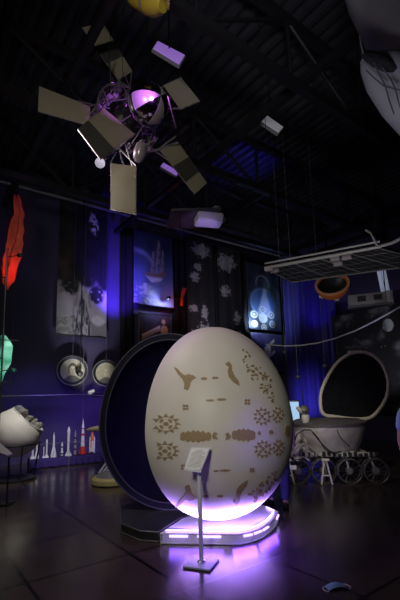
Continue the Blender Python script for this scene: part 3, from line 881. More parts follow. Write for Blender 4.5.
bm = bm_new(); c_ = P(199, 214, 8.3); lathe(bm, [(.10, -.05), (.11, .0), (.10, .10), (.05, .13)], c_, Vector((.2, -.3, 1)), 18); c_ = P(216, 212, 8.3); lathe(bm, [(.08, -.05), (.09, .0), (.08, .10), (.05, .13)], c_, Vector((.2, -.3, 1)), 18)
obj_split('lamp_head', bm, mat('grey_lamp_head', (.35, .34, .40), .45, .2), t)
bm = bm_new()
for x, y in ((180, 228), (208, 224)):
    p = P(x, y, 8.2); tube(bm, [p, Vector((p.x, p.y, RH))], .018, 6)
obj_split('hanger_rod', bm, M_STEEL, t)

# yellow capsule at the top
yc = P(150, -3, 4.2)
t = thing('hanging_capsule', 'yellow rounded capsule hanging at the top of the view', 'capsule', yc)
ya = (P(165, 5, 4.2)-P(128, -12, 4.3)).normalized()
bm = bm_new(); lathe(bm, [(0, -.30), (.10, -.29), (.17, -.23), (.19, -.05), (.19, .08), (.15, .17), (.11, .20), (.10, .23), (0, .23)], yc, ya, 28); obj('body', bm, M_YEL, t)
bm = bm_new(); hc = yc+ya*.23
pp, qq, _ = frame_from(ya)
tube(bm, [hc+qq*.09, hc+qq*.09+ya*.06, hc+qq*.02+ya*.09, hc-qq*.05+ya*.06, hc-qq*.07], .009, 6); obj('handle', bm, M_CHROME, t)
bm = bm_new(); lathe(bm, [(.193, -.02), (.197, 0), (.193, .02)], yc, ya, 28); obj('band', bm, mat('mauve_band', (.35, .25, .22), .5), t)
bm = bm_new()
for s in (-.15, .12): p = yc+ya*s; tube(bm, [p+Vector((0, 0, .17)), Vector((p.x, p.y, RH))], .006, 5)
obj_split('hanging_cord', bm, M_BCLOTH, t)

# big hull model at the top right
HD = 3.6
t = thing('suspended_hull', 'big grey suspended hull with a grooved white belly, top right corner', 'spacecraft model', P(420, 60, HD))
def loft(bm, stations, seg=28):
    rings = []
    n = len(stations)
    for i, (p, rx, ry) in enumerate(stations):
        tdir = stations[min(i+1, n-1)][0]-stations[max(i-1, 0)][0]
        xx, yy, zz = frame_from(tdir, Vector((0, 1, 0)))
        rings.append([bm.verts.new(p+xx*(rx*math.cos(2*PI*k/seg))+yy*(ry*math.sin(2*PI*k/seg))) for k in range(seg)])
    for a, b in zip(rings, rings[1:]):
        for k in range(seg): bm.faces.new([a[k], a[(k+1) % seg], b[(k+1) % seg], b[k]])
    bm.faces.new(rings[0][::-1]); bm.faces.new(rings[-1])
k_ = HD/400
bm = bm_new()
loft(bm, [(P(352, -75, HD), .20, .18), (P(366, -52, HD), .36, .33), (P(385, -22, HD+.05), .48, .40), (P(407, 8, HD+.1), .56, .45), (P(430, 35, HD+.15), .58, .46), (P(452, 55, HD+.2), .50, .38), (P(470, 68, HD+.25), .25, .2)])
obj('upper_hull', bm, M_HULL, t)
bm = bm_new()
def belly_stations(): return [(P(364, 58, HD-.05), .05, .05), (P(369, 62, HD-.05), .11, .12), (P(382, 71, HD-.05), .20, .22), (P(404, 88, HD), .28, .31), (P(425, 104, HD+.05), .32, .36), (P(450, 118, HD+.1), .30, .34), (P(472, 128, HD+.15), .16, .18)]
loft(bm, belly_stations(), 40)
# shallow grooves following the length
for v in bm.verts:
    pass
obj('belly', bm, M_BELLY, t)
bm = bm_new()
for (pts_) in (((374, 62), (379, 74), (385, 85), (389, 100), (394, 114)), ((383, 68), (390, 78), (395, 88), (398, 100), (404, 118)), ((388, 86), (394, 89), (400, 90)), ((366, 70), (374, 78), (384, 86), (396, 89))):
    tube(bm, [P(x, y, HD-.24-.10*min(1, max(0, (x-370)/30))) for x, y in pts_], .007, 6)
obj_split('hose', bm, mat('violet_grey_hose', (.22, .21, .30), .6), t)
bm = bm_new()
rnd = random.Random(9)
loft(bm, [(P(363, 53, HD-.14), .02, .03), (P(369, 56, HD-.18), .04, .06), (P(378, 61, HD-.24), .05, .07), (P(388, 66, HD-.26), .045, .06), (P(396, 70, HD-.22), .02, .03)], 20)
for v in bm.verts: v.co += noise.noise_vector(v.co*16)*.018
obj('crumpled_gasket', bm, M_CREASE, t)
bm = bm_new(); tube(bm, [P(363, 53, HD-.2), P(361, 45, HD-.2), P(359.5, 35, HD-.15)], .007, 6); obj('antenna', bm, M_ALU, t)
bm = bm_new()
for x, y in ((372, -35), (440, 30)): p = P(x, y, HD+.1); tube(bm, [p, Vector((p.x, p.y, RH))], .008, 5)
obj_split('hanging_cord', bm, M_BCLOTH, t)

# ------------------------------------------------------------------ overhead solar array, orange bowl, grey box, cable
za = 3.42
ar = [Z(266, 268, za), Z(378, 247, za), Z(436, 262, za), Z(292, 281.5, za)]
t = thing('overhead_solar_array', 'dark rectangular solar array with pale rails hanging above the rover', 'solar array', sum(ar, Vector())/4)
bm = bm_new(); prism(bm, ar, Vector((0, 0, .035)), .004); obj('panel', bm, mat('dark_array_cells', (.022, .022, .026), .45, .2, var=.3, scale=20), t)
def arp(u, v, dz=-.012): return (ar[0]*(1-u)+ar[1]*u)*(1-v)+(ar[3]*(1-u)+ar[2]*u)*v+Vector((0, 0, dz))
bm = bm_new(); dxa = (ar[1]-ar[0]).normalized()
tube(bm, [ar[0]-dxa*.02, ar[1]+dxa*.03], .022, 8); tube(bm, [ar[0]-dxa*.02+Vector((0, 0, .07)), ar[1]+dxa*.03+Vector((0, 0, .07))], .014, 8)
obj('front_rail', bm, mat('pale_rail', (.52, .52, .54), .4, .3), t)
bm = bm_new()
tube(bm, [arp(1, 0), arp(1, 1), arp(0, 1), arp(0, 0)], .012, 6)
for u in (.28, .52, .77): tube(bm, [arp(u, 0), arp(u, 1)], .009, 6)
obj('frame', bm, mat('grey_rail', (.30, .30, .32), .4, .4), t)
bm = bm_new()
for u in [k/16 for k in range(1, 16)]: tube(bm, [arp(u, .02, -.004), arp(u, .98, -.004)], .0035, 4)
for v in (.25, .5, .75): tube(bm, [arp(.01, v, -.004), arp(.99, v, -.004)], .0035, 4)
obj('cell_grid', bm, mat('grid_line', (.16, .16, .17), .5), t)
bm = bm_new()
for u, v in ((.62, .06), (.70, .10), (.03, .0), (.05, .12), (.55, .3)): box(bm, arp(u, v, -.03), (.12, .07, .05), X=dxa, bev=.006)
obj_split('junction_box', bm, mat('lilac_junction', (.40, .35, .42), .5), t)
bm = bm_new(); tube(bm, [ar[1], P(376, 243, ar[1].y), P(371, 233, ar[1].y+.1), P(366, 230, ar[1].y+.2)], .016, 8); tube(bm, [ar[1], P(392, 243, ar[1].y-.2), P(412, 233, ar[1].y-.4)], .02, 8)
obj('bent_arm', bm, mat('pale_rail', (.52, .52, .54)), t)
bm = bm_new()
for u, v in ((.05, .1), (.95, .1), (.9, .9), (.1, .9)): p = arp(u, v, .03); tube(bm, [p, Vector((p.x, p.y, RH))], .005, 5)
obj_split('hanging_cord', bm, M_BCLOTH, t)

oc = P(332, 284, 6.9)
t = thing('orange_bowl', 'orange half globe with a dark hollow hanging under the solar array', 'half globe', oc)
oa = (O-oc).normalized()+Vector((-.05, 0, .95)); oa.normalize()
bm = bm_new(); R_ = .29
prof = [(R_*math.sin(a_), -R_*math.cos(a_)) for a_ in [PI/2*i/10 for i in range(11)]]; prof[0] = (0, -R_)
inn = [(.86*R_*math.sin(a_), -.86*R_*math.cos(a_)+.0) for a_ in [PI/2*i/10 for i in range(10, -1, -1)]]; inn[-1] = (0, -.86*R_)
lathe(bm, prof+inn, oc, oa, 36); 
obj('bowl', bm, M_ORANGE, t)
bm = bm_new(); lathe(bm, [(0, -.80*R_)]+[(.82*R_*math.sin(a_), -.80*R_*math.cos(a_)) for a_ in [PI/2*i/8 for i in range(1, 8)]]+[(.83*R_, -.02), (.6*R_, -.3*R_), (0, -.5*R_)], oc, oa, 32); obj('dark_lining', bm, M_BLACK, t)
bm = bm_new(); lathe(bm, [(R_*.97, -.012), (R_*1.03, -.01), (R_*1.03, .01), (R_*.9, .012)], oc, oa, 36, cap=False); obj('rim', bm, mat('pale_orange_rim', (.62, .30, .16), .45), t)
bm = bm_new(); xx, yy, zz = frame_from(oa)
for a_ in (.4, 2.0, 3.4, 5.2):
    d_ = xx*math.cos(a_)+yy*math.sin(a_); box(bm, oc+d_*R_*.80-zz*R_*.66, (.07, .07, .03), X=xx, Zx=d_*.75-zz*.66, bev=.008)
obj_split('bracket', bm, M_ALU, t)
bm = bm_new(); tube(bm, [oc+Vector((0, .1, .1)), Vector((oc.x, oc.y+.1, RH))], .006, 5); obj_split('hanging_cord', bm, M_BCLOTH, t)

cs = [P(348, 299, 8.6), P(390, 293, 8.3)]
t = thing('equipment_box', 'long grey metal box with two dark openings above the star backdrop', 'metal box', (cs[0]+cs[1])/2)
bx = (cs[1]-cs[0]); bx.z = 0; bxn = bx.normalized(); cb = (cs[0]+cs[1])/2-Vector((0, 0, .10)); ln = bx.length
bm = bm_new(); box(bm, cb, (ln, .35, .25), X=bxn, bev=.015); bo = obj('case', bm, mat('grey_case', (.23, .22, .23), .5, .3), t)
side = Vector((bxn.y, -bxn.x, 0))
bm = bm_new()
for f_ in (-.18, .20): box(bm, cb+bxn*(ln*f_)+side*.178+Vector((0, 0, .02)), (.17, .012, .12), X=bxn)
obj_split('opening', bm, M_BLACK, bo)
bm = bm_new(); box(bm, cb+side*.15-Vector((0, 0, .14)), (ln*1.04, .10, .05), X=bxn, bev=.006); obj('lower_lip', bm, mat('dark_lip', (.10, .10, .11), .5), bo)
bm = bm_new(); box(bm, cb+bxn*(ln*.47)+Vector((0, 0, .0)), (.12, .38, .28), X=bxn, bev=.01); obj('end_plate', bm, mat('pale_plate', (.34, .33, .35), .5, .3), bo)
bm = bm_new()
for f_ in (-.4, .4): p = cb+bxn*(ln*f_); tube(bm, [p, Vector((p.x, p.y, RH))], .012, 6)
obj_split('hanger_rod', bm, M_STEEL, t)
pt = P(383, 272, 8.8); pb = P(386, 294, 8.8)
t2 = thing('light_tube', 'pale vertical double light tube above the end of the grey metal box', 'light tube', pb)
bm = bm_new()
for d_ in (-.055, .055): tube(bm, [Vector((pb.x+d_, pb.y, pb.z)), Vector((pt.x+d_-.06, pt.y, pt.z+.25))], .045, 10)
obj('tube', bm, mat('pale_tube', (.66, .70, .80), .3, emit=(.6, .7, 1.), estr=.18), t2)
bm = bm_new(); box(bm, Vector((pt.x-.06, pt.y, pt.z+.28)), (.24, .12, .06), bev=.01); tube(bm, [Vector((pt.x-.06, pt.y, pt.z+.28)), Vector((pt.x-.06, pt.y, RH))], .012, 6); obj('end_cap', bm, M_STEEL, t2)

bm = bm_new()
pts = [(266, 344.5), (285, 346), (300, 345.5), (318, 343), (335, 338.5), (355, 331), (375, 321), (393, 311), (410, 301)]
cp = [P(x, y, 8.8-.35*i) for i, (x, y) in enumerate(pts)]
tube(bm, cp, .014, 8); tag(obj('slack_cable', bm, mat('pale_cable', (.45, .45, .52), .5)), 'long pale cable sagging across in front of the blue curtain', 'cable')

# ------------------------------------------------------------------ Lunar rover
RC = Z(338, 486)+Vector((.11, .85, 0))
rov = thing('lunar_rover', 'grey tub-shaped lunar rover with an open round lid on eight wire wheels', 'rover', RC)
RYAW = math.radians(-8); rX = Vector((math.cos(RYAW), math.sin(RYAW), 0)); rY = Vector((-rX.y, rX.x, 0)); UPZ = Vector((0, 0, 1))
def rv(x, y, z): return RC+rX*x+rY*y+UPZ*z
k = RC.y/400
zt_ = P(338, 424, RC.y).z; zb_ = P(338, 455, RC.y).z
def tubring(z, a, b, x0=0.): return [(rv(x0+a*math.cos(2*PI*i/40)*(1+.08*math.cos(2*PI*i/40)), b*math.sin(2*PI*i/40), z)) for i in range(40)]
bm = bm_new()
rings = [tubring(zb_, .36, .42), tubring(zb_+.05, .50, .52), tubring((zb_+zt_)/2, .62, .60), tubring(zt_-.06, .69, .66), tubring(zt_, .68, .65)]
vr = [[bm.verts.new(p) for p in r] for r in rings]
for a, b in zip(vr, vr[1:]):
    for i in range(40): bm.faces.new([a[i], a[(i+1) % 40], b[(i+1) % 40], b[i]])
bm.faces.new(vr[0][::-1]); bm.faces.new(vr[-1])
obj('tub', bm, M_GREY, rov)
bm = bm_new(); vr = [[bm.verts.new(p) for p in r] for r in (tubring(zt_, .71, .68), tubring(zt_+.05, .72, .69), tubring(zt_+.10, .60, .58))]
for a, b in zip(vr, vr[1:]):
    for i in range(40): bm.faces.new([a[i], a[(i+1) % 40], b[(i+1) % 40], b[i]])
bm.faces.new(vr[0][::-1]); bm.faces.new(vr[-1]); obj('top_deck', bm, M_DKGREY, rov)
# lid, open and upright at the back
LY = RC.y+.5
outl = [(323.5, 414), (320.5, 402), (322, 390), (328, 376), (337, 363), (348, 355), (359, 352), (371, 354.5), (381, 363), (387, 376), (388, 390), (384, 402), (377, 412), (369, 418), (355, 419), (338, 417)]
lp = [P(x, y, LY+.12*(418-y)/66) for x, y in outl]
ln_ = Vector((0, -1, .1)).normalized(); lc = sum(lp, Vector())/len(lp)
bm = bm_new(); prism(bm, [lc+(p-lc)*.985 for p in lp], -ln_*.06); lid = obj('lid', bm, M_LIDIN, rov)
# smooth closed rim
def smooth_loop(pts, n=4):
    out = []; L_ = len(pts)
    for i in range(L_):
        p0, p1, p2, p3 = pts[i-1], pts[i], pts[(i+1) % L_], pts[(i+2) % L_]
        for j in range(n):
            t_ = j/n; out.append(.5*((2*p1)+(-p0+p2)*t_+(2*p0-5*p1+4*p2-p3)*t_*t_+(-p0+3*p1-3*p2+p3)*t_**3))
    return out
sl = smooth_loop(lp)
bm = bm_new(); tube(bm, sl, .036, 8, closed=True); obj('lid_rim', bm, M_LIDRIM, lid)
bm = bm_new(); box(bm, P(352, 352.5, LY), (.16, .10, .07), X=Vector((1, 0, .3)), bev=.01); obj('lid_latch', bm, M_LIDRIM, lid)
bm = bm_new()
for x, y in ((330, 420), (365, 421)): tube(bm, [P(x, y-3, LY), P(x, y+4, LY)], .03, 10)
obj_split('hinge', bm, M_GREY, rov)
# chassis rail, struts
zc_ = P(320, 455, RC.y-.55).z
bm = bm_new()
for sy in (-.55, .45): box(bm, rv(-.05, sy, zc_), (1.55, .06, .07), X=rX, bev=.008)
for x in (-.7, -.25, .2, .6): box(bm, rv(x, -.05, zc_), (.06, 1.0, .05), X=rX)
for x in (-.65, -.3, .1, .5): tube(bm, [rv(x, -.55, zc_), rv(x*.7, -.42, zb_+.12)], .018, 6)
obj('chassis', bm, mat('pale_chassis', (.42, .40, .37), .5, .2, var=.4, scale=20), rov)
bm = bm_new(); rnd = random.Random(2)
for kx in range(18): box(bm, rv(-.78+kx*.09, -.60, zc_+rnd.uniform(-.01, .03)), (.055, .05, rnd.uniform(.05, .08)), X=rX)
obj_split('chassis_fitting', bm, M_BLACK, rov)
# eight wheels
wr = .205
def wheel(x, y):
    bm = bm_new(); c = rv(x, y, wr+.006); ax = rY
    for s in (-.085, .085): tube(bm, [c+ax*s+(rX*math.cos(2*PI*i/28)+UPZ*math.sin(2*PI*i/28))*wr for i in range(28)], .012, 6, closed=True)
    for i in range(28):
        a_ = 2*PI*i/28; b_ = 2*PI*(i+1)/28
        p = c+(rX*math.cos(a_)+UPZ*math.sin(a_))*wr; q_ = c+(rX*math.cos(b_)+UPZ*math.sin(b_))*wr
        tube(bm, [p-ax*.085, q_+ax*.085], .005, 4); tube(bm, [p+ax*.085, q_-ax*.085], .005, 4)
        if i % 3 == 0: box(bm, p, (.02, .17, .02), X=rX*math.cos(a_+PI/2)+UPZ*math.sin(a_+PI/2), Zx=rX*math.cos(a_)+UPZ*math.sin(a_))
    w = obj('wheel', bm, M_MESH, rov)
    bm = bm_new(); lathe(bm, [(.05, -.07), (.06, -.06), (.06, .06), (.05, .07)], c, ax, 14); obj('hub', bm, M_DKGREY, w)
    bm = bm_new()
    for i in range(12):
        a_ = 2*PI*i/12; tube(bm, [c-ax*.06+(rX*math.cos(a_)+UPZ*math.sin(a_))*.05, c-ax*.085+(rX*math.cos(a_)+UPZ*math.sin(a_))*wr], .004, 4)
    obj('spoke', bm, M_MESH, w)
    bm = bm_new(); tube(bm, [c, rv(x*.9, y*.82, zc_)], .022, 6); obj('swing_arm', bm, M_GREY, w)
for x in (-.62, -.18, .26, .70):
    for y in (-.62, .62): wheel(x, y)
# support trestles under the front rail
def trestle(x, y, h):
    bm = bm_new()
    a_ = rv(x, y, h)
    for dx in (-.09, .09): tube(bm, [a_+rX*dx*.15, rv(x+dx, y, .012)], .015, 6)
    tube(bm, [rv(x-.06, y, h*.38), rv(x+.06, y, h*.38)], .011, 6)
    box(bm, rv(x, y, h), (.12, .08, .03), X=rX)
    tube(bm, [a_, rv(x, y+.28, .012)], .013, 6)
    return obj('support_trestle', bm, mat('pale_trestle', (.50, .48, .43), .5, var=.2), rov)
for x in (-.80, -.16): trestle(x, -.80, zc_-.05)
# small white notice on the left trestle
bm = bm_new(); box(bm, rv(-.72, -.84, P(300, 468, RC.y-.8).z), (.11, .012, .07), X=rX); obj('notice_card', bm, M_PAPER, rov)
# front: camera eyes and aerial
bm = bm_new()
box(bm, rv(-.74, -.30, zb_+.28), (.22, .26, .26), X=rX+UPZ*.35, bev=.02); box(bm, rv(-.60, -.45, zb_+.14), (.26, .16, .22), X=rX-UPZ*.6, bev=.02)
obj('front_housing', bm, M_SCRAP, rov)
bm = bm_new()
for dx in (-.09, .0, .09): lathe(bm, [(.035, -.02), (.04, .0), (.04, .05), (.028, .05), (.02, .02)], rv(-.80+dx, -.44, zt_-.02), -rY+UPZ*.15, 14)
obj_split('camera_eye', bm, M_BLACK, rov)
ta = P(304, 414, RC.y-.35)
bm = bm_new(); lathe(bm, [(.045, -.20), (.05, -.05), (.06, .02), (.10, .05), (.105, .07), (.09, .12), (.055, .155), (0, .165)], ta, Vector((.05, 0, 1)), 20)
obj('aerial_turret', bm, mat('dark_turret', (.11, .11, .10), .5, .2, var=.3), rov)
bm = bm_new(); tube(bm, [ta+UPZ*.15, ta+UPZ*.45], .010, 6); obj('aerial_rod', bm, M_BLACK, rov)
bm = bm_new(); lathe(bm, [(.055, -.17), (.08, -.05), (.07, 0), (.06, .01)], ta+Vector((.02, -.02, -.02)), UPZ, 16); lathe(bm, [(.03, 0), (.05, .06), (.02, .16)], ta+Vector((-.02, -.02, .03)), Vector((-1, -.2, .8)), 14)
obj('turret_collar', bm, mat('pale_collar', (.48, .46, .42), .5), rov)
bm = bm_new()
tube(bm, smooth_loop([P(311, 430, RC.y-.72), P(318, 438, RC.y-.75), P(325, 449, RC.y-.74), P(333, 453, RC.y-.72), P(340, 452, RC.y-.72), P(341, 451, RC.y-.72), P(332, 452, RC.y-.70), P(322, 444, RC.y-.72)], 3), .010, 6, closed=True)
tube(bm, [P(337, 430, RC.y-.72), P(340, 437, RC.y-.73), P(350, 447, RC.y-.72)], .008, 6)
tube(bm, [P(294, 443, RC.y-.7), P(297, 434, RC.y-.74), P(304, 430, RC.y-.74), P(311, 430, RC.y-.72)], .013, 6)
obj_split('cable_loop', bm, M_BLACK, rov)
bm = bm_new()
def rag(u, v):
    x = -.86+.42*u+.06*v; z = zt_-.10-.42*v-.06*u*v
    return rv(x, -.62+.16*u-.10*v+.05*math.sin(u*14+v*5)+.03*math.sin(v*17), z+.03*math.sin(u*11))
gridsurf(bm, rag, 26, 20); o = obj('insulation_sheet', bm, mat('silvery_insulation', (.46, .43, .40), .5, .3, var=.5, scale=14, bump=.8), rov, recalc=False)
sd = o.modifiers.new('thickness', 'SOLIDIFY'); sd.thickness = .012; sd.offset = 0
bm = bm_new()
for k in range(3):
    tube(bm, smooth_loop([rv(-.9+.05*k, -.70-.02*k, zc_+.05), rv(-.78+.06*k, -.74, zb_+.15), rv(-.62+.07*k, -.72, zb_+.30), rv(-.45+.1*k, -.70, zb_+.10), rv(-.5+.1*k, -.66, zc_+.06)], 4)[:-4], .014, 6)
obj_split('front_hose', bm, M_GREY, rov)
# glowing panel added for an unidentified blue-white bright patch behind the turret
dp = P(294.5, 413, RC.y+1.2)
t = thing('glow_panel', 'small glowing blue-white panel standing in for a bright patch behind the rover aerial', 'glow panel', Vector((dp.x, dp.y, 0)))
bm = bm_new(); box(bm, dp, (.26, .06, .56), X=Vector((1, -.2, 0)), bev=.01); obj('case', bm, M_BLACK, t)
bm = bm_new(); box(bm, dp+Vector((-.01, -.036, 0)), (.21, .012, .50), X=Vector((1, -.2, 0))); obj('glow_face', bm, M_GLOW, t)
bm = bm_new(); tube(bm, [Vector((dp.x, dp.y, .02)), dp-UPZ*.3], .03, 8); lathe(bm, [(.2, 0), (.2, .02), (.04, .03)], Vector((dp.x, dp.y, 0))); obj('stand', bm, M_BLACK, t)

# ------------------------------------------------------------------ white landing capsule at left
CC = P(16.5, 432, 8.5); cr = .50
cap = thing('landing_capsule', 'cream round landing capsule tilted open on a black stand at left edge', 'capsule', Vector((CC.x, CC.y, 0)))
ca = (Vector((.64, .16, .74))).normalized()
prof = [(0, -cr)]+[(cr*math.sin(a_), -cr*math.cos(a_)) for a_ in [PI*.58*i/16 for i in range(1, 17)]]
prof += [(cr*.88, .22), (cr*.78, .33), (cr*.73, .345), (cr*.68, .30), (0, .27)]
bm = bm_new(); lathe(bm, prof, CC, ca, 44); obj('shell', bm, M_WHITE, cap, sharp=50)
bm = bm_new(); xx, yy, zz = frame_from(ca); rnd = random.Random(12)
for i in range(34):
    a_ = rnd.random()*2*PI; r = cr*.62*math.sqrt(rnd.random()); p = CC+(xx*math.cos(a_)+yy*math.sin(a_))*r+zz*(.33+rnd.uniform(-.02, .05))
    if i % 3: box(bm, p, (rnd.uniform(.04, .10), rnd.uniform(.03, .08), rnd.uniform(.04, .13)), X=xx+yy*rnd.uniform(-1, 1), Zx=zz, bev=.008)
    else: lathe(bm, [(.035, -.06), (.045, 0), (.045, .07), (.02, .10)], p, zz+xx*rnd.uniform(-.5, .5), 12)
obj_split('instrument', bm, M_SCRAP, cap)
bm = bm_new(); tube(bm, [CC+(xx*math.cos(2*PI*i/36)+yy*math.sin(2*PI*i/36))*cr*.76+zz*.335 for i in range(36)], .018, 6, closed=True)
obj('collar', bm, M_ALU, cap)
p_ = CC+xx*(-cr*.55)+zz*.44
bm = bm_new(); lathe(bm, [(.05, -.08), (.09, 0), (.085, .06), (.03, .10)], P(18.5, 410, 8.5), zz+Vector((-.2, 0, .2)), 16); obj('cap_module', bm, mat('grey_cap', (.30, .33, .40), .4, .4), cap)
zs = P(16, 444, 8.5).z
bm = bm_new(); rs = math.sqrt(max(.01, cr*cr-(zs-CC.z)**2))+.02
tube(bm, [Vector((CC.x+rs*math.cos(2*PI*i/40), CC.y+rs*math.sin(2*PI*i/40), zs)) for i in range(40)], .02, 8, closed=True)
for a_ in (.5, 2.3, 3.9, 5.4): tube(bm, [Vector((CC.x+rs*math.cos(a_), CC.y+rs*math.sin(a_), zs)), Vector((CC.x+rs*.8*math.cos(a_), CC.y+rs*.8*math.sin(a_), .05))], .016, 8)
obj('stand', bm, M_BLACK, cap)
bm = bm_new(); lathe(bm, [(.42, 0), (.42, .04), (.38, .05), (0, .05)], Vector((CC.x, CC.y, 0)), UPZ, 32); obj('base', bm, M_BLACK, cap)
# silver folded wing leaning by the capsule
bm = bm_new(); Yg = 6.6
prism(bm, [P(-12, 436, Yg), P(-2, 441, Yg), P(12, 453, Yg-.1), P(7, 455.5, Yg-.15), P(-14, 447, Yg)], Vector((.01, .02, -.025)), .004)
gp = obj('wing_panel', bm, M_ALU)
bm = bm_new(); 
gt = thing('folded_wing', 'silver wing panel on a thin black stand at the left edge below the capsule', 'wing panel', Vector((P(2, 452, Yg).x, Yg, 0)))
gp.parent = gt; gp.location = gp.location-gt.location
tube(bm, [P(-4, 446, Yg)-UPZ*.02, Vector((P(-4, 446, Yg).x, Yg, .02))], .014, 6); tube(bm, [P(9, 454, Yg-.1)-UPZ*.02, Vector((P(9, 454, Yg-.1).x, Yg-.1, .02))], .014, 6); box(bm, Vector((P(2, 452, Yg).x, Yg-.04, .012)), (.42, .25, .024), bev=.004)
obj('stand', bm, M_BLACK, gt)

# ------------------------------------------------------------------ rocket models on a violet cloth table
fa, fb_ = Z(29, 469.5), Z(104, 462.0)
ta_ = (fb_-fa).normalized(); tn = Vector((-ta_.y, ta_.x, 0)); tl = (fb_-fa).length; TH = .20
bm = bm_new()
def tabp(u, v): return fa+ta_*(tl*u)+tn*(.55*v)
prism(bm, [tabp(0, 0), tabp(1, 0), tabp(1, 1), tabp(0, 1)], Vector((0, 0, TH)), .015)
td2 = obj('display_table', bm, M_PURPCL); tag(td2, 'low platform draped in violet cloth carrying the row of model rockets', 'display platform')
bm = bm_new()
vs = gridsurf(bm, lambda u, v: fa+ta_*(tl*u)-tn*(.012+.03*v+.022*(1+math.sin(u*60+2*math.sin(u*9)))*v)+UPZ*(TH+.004-(TH-.005)*v-.055*math.sin(PI*((u*3) % 1))*(v < .5)*0), 150, 5)
sk = obj('cloth_skirt', bm, M_PURPCL, td2, recalc=False)
sd = sk.modifiers.new('thickness', 'SOLIDIFY'); sd.thickness = .006; sd.offset = 0
def rocket(px, pytop, pybase, kind, label, v=.45):
    u = None
    d = ray(px, 460); # point on the table's centre line seen at px
    best = min((abs((lambda p: 200+FPX*(p-O).dot(RT)/(p-O).dot(FWD)-px)(tabp(i/300, v)+UPZ*TH)), i) for i in range(-10, 310))
    b_ = tabp(best[1]/300, v)+UPZ*TH
    h = (pybase-pytop)*b_.y/400*.99
    t = thing('model_rocket', label, 'model rocket', b_, 'model rockets on the violet platform')
    white = M_WHITE2; sil = M_ALU
    r = h*.05
    if kind == 'soyuz':     # core with four strap-on cones
        bm = bm_new(); lathe(bm, [(r*.9, .02), (r*.9, h*.55), (r*.7, h*.6), (r*.75, h*.82), (r*.2, h*.92), (r*.06, h)], b_, UPZ, 16); obj('body', bm, sil, t)
        for i in range(4):
            a_ = PI/4+i*PI/2; c_ = b_+Vector((math.cos(a_), math.sin(a_), 0))*r*1.55
            bm = bm_new(); lathe(bm, [(r*1.0, .02), (r*.95, h*.12), (r*.1, h*.45), (0, h*.46)], c_, Vector((-math.cos(a_)*.10, -math.sin(a_)*.10, 1)), 12); obj('booster', bm, sil, t)
        bm = bm_new(); lathe(bm, [(r*2.4, 0), (r*2.4, .02)], b_, UPZ, 20); obj('base', bm, white, t)
    elif kind == 'red':
        bm = bm_new(); lathe(bm, [(r*1.1, h*.22), (r*.95, h*.45), (r*.8, h*.50), (r*.8, h*.62), (r*.62, h*.66), (r*.62, h*.80), (r*.15, h*.93), (r*.08, h)], b_, UPZ, 20); obj('body', bm, white, t)
        bm = bm_new(); lathe(bm, [(r*1.9, .015), (r*1.9, h*.06), (r*1.15, h*.225), (0, h*.225)], b_, UPZ, 20); obj('skirt', bm, M_RED, t)
        bm = bm_new(); lathe(bm, [(r*.86, h*.52), (r*.86, h*.58)], b_, UPZ, 20); lathe(bm, [(r*.66, h*.70), (r*.66, h*.73)], b_, UPZ, 20); obj_split('red_band', bm, M_RED, t)
        bm = bm_new()
        for i in range(4):
            a_ = i*PI/2+.4; d_ = Vector((math.cos(a_), math.sin(a_), 0)); prism(bm, [b_+d_*r*1.2+UPZ*h*.2, b_+d_*r*2.3+UPZ*.015, b_+d_*r*1.2+UPZ*.015], Vector((-d_.y, d_.x, 0))*.01)
        obj('fin', bm, M_RED, t)
    elif kind == 'shuttle':
        bm = bm_new(); c_ = b_+Vector((-.02, .04, 0)); lathe(bm, [(r*1.5, .04), (r*1.6, h*.1), (r*1.6, h*.75), (r*.9, h*.92), (0, h)], c_, UPZ, 18); obj('fuel_tank', bm, M_ORANGE, t)
        for s in (-1, 1):
            bm = bm_new(); lathe(bm, [(r*.9, .01), (r*.62, h*.06), (r*.62, h*.68), (0, h*.8)], c_+Vector((s*r*2.1, .0, 0)), UPZ, 12); obj('booster', bm, white, t)
        bm = bm_new(); o_ = c_+Vector((r*.9, -r*2.1, 0)); lathe(bm, [(r*.9, h*.08), (r*.95, h*.4), (r*.7, h*.54), (0, h*.62)], o_, UPZ, 14)
        prism(bm, [o_+Vector((-r*2.6, 0, h*.10)), o_+Vector((r*2.6, 0, h*.10)), o_+Vector((r*.9, 0, h*.36)), o_+Vector((-r*.9, 0, h*.36))], Vector((0, r*.3, 0)))
        obj('orbiter', bm, white, t)
    elif kind == 'dark':
        bm = bm_new(); lathe(bm, [(r*1.0, .02), (r*1.0, h*.5), (r*.6, h*.56), (r*.6, h*.8), (r*.1, h*.95), (0, h)], b_, UPZ, 16); obj('body', bm, mat('grey_model_paint', (.30, .30, .33), .5), t)
        bm = bm_new()
        for f_ in (.2, .4, .62): lathe(bm, [(r*1.12, h*f_), (r*1.12, h*(f_+.06))], b_, UPZ, 16)
        lathe(bm, [(r*2, 0), (r*2, .02)], b_, UPZ, 16); obj_split('black_band', bm, M_BLACK, t)
    elif kind == 'stubby':
        bm = bm_new(); lathe(bm, [(r*1.6, .02), (r*1.6, h*.35), (r*1.0, h*.45), (r*1.3, h*.5), (r*1.3, h*.8), (r*.4, h*.95), (0, h)], b_, UPZ, 16); obj('body', bm, white, t)
        bm = bm_new(); lathe(bm, [(r*1.66, h*.12), (r*1.66, h*.22)], b_, UPZ, 16); lathe(bm, [(r*1.36, h*.58), (r*1.36, h*.68)], b_, UPZ, 16); lathe(bm, [(r*2.4, 0), (r*2.4, .02)], b_, UPZ, 16); obj_split('black_band', bm, M_BLACK, t)
    else:                   # slim
        bm = bm_new(); lathe(bm, [(r*.9, .02), (r*.9, h*.78), (r*1.0, h*.80), (r*1.0, h*.88), (r*.3, h*.97), (0, h)], b_, UPZ, 16); obj('body', bm, white if kind == 'white' else sil, t)
        bm = bm_new()
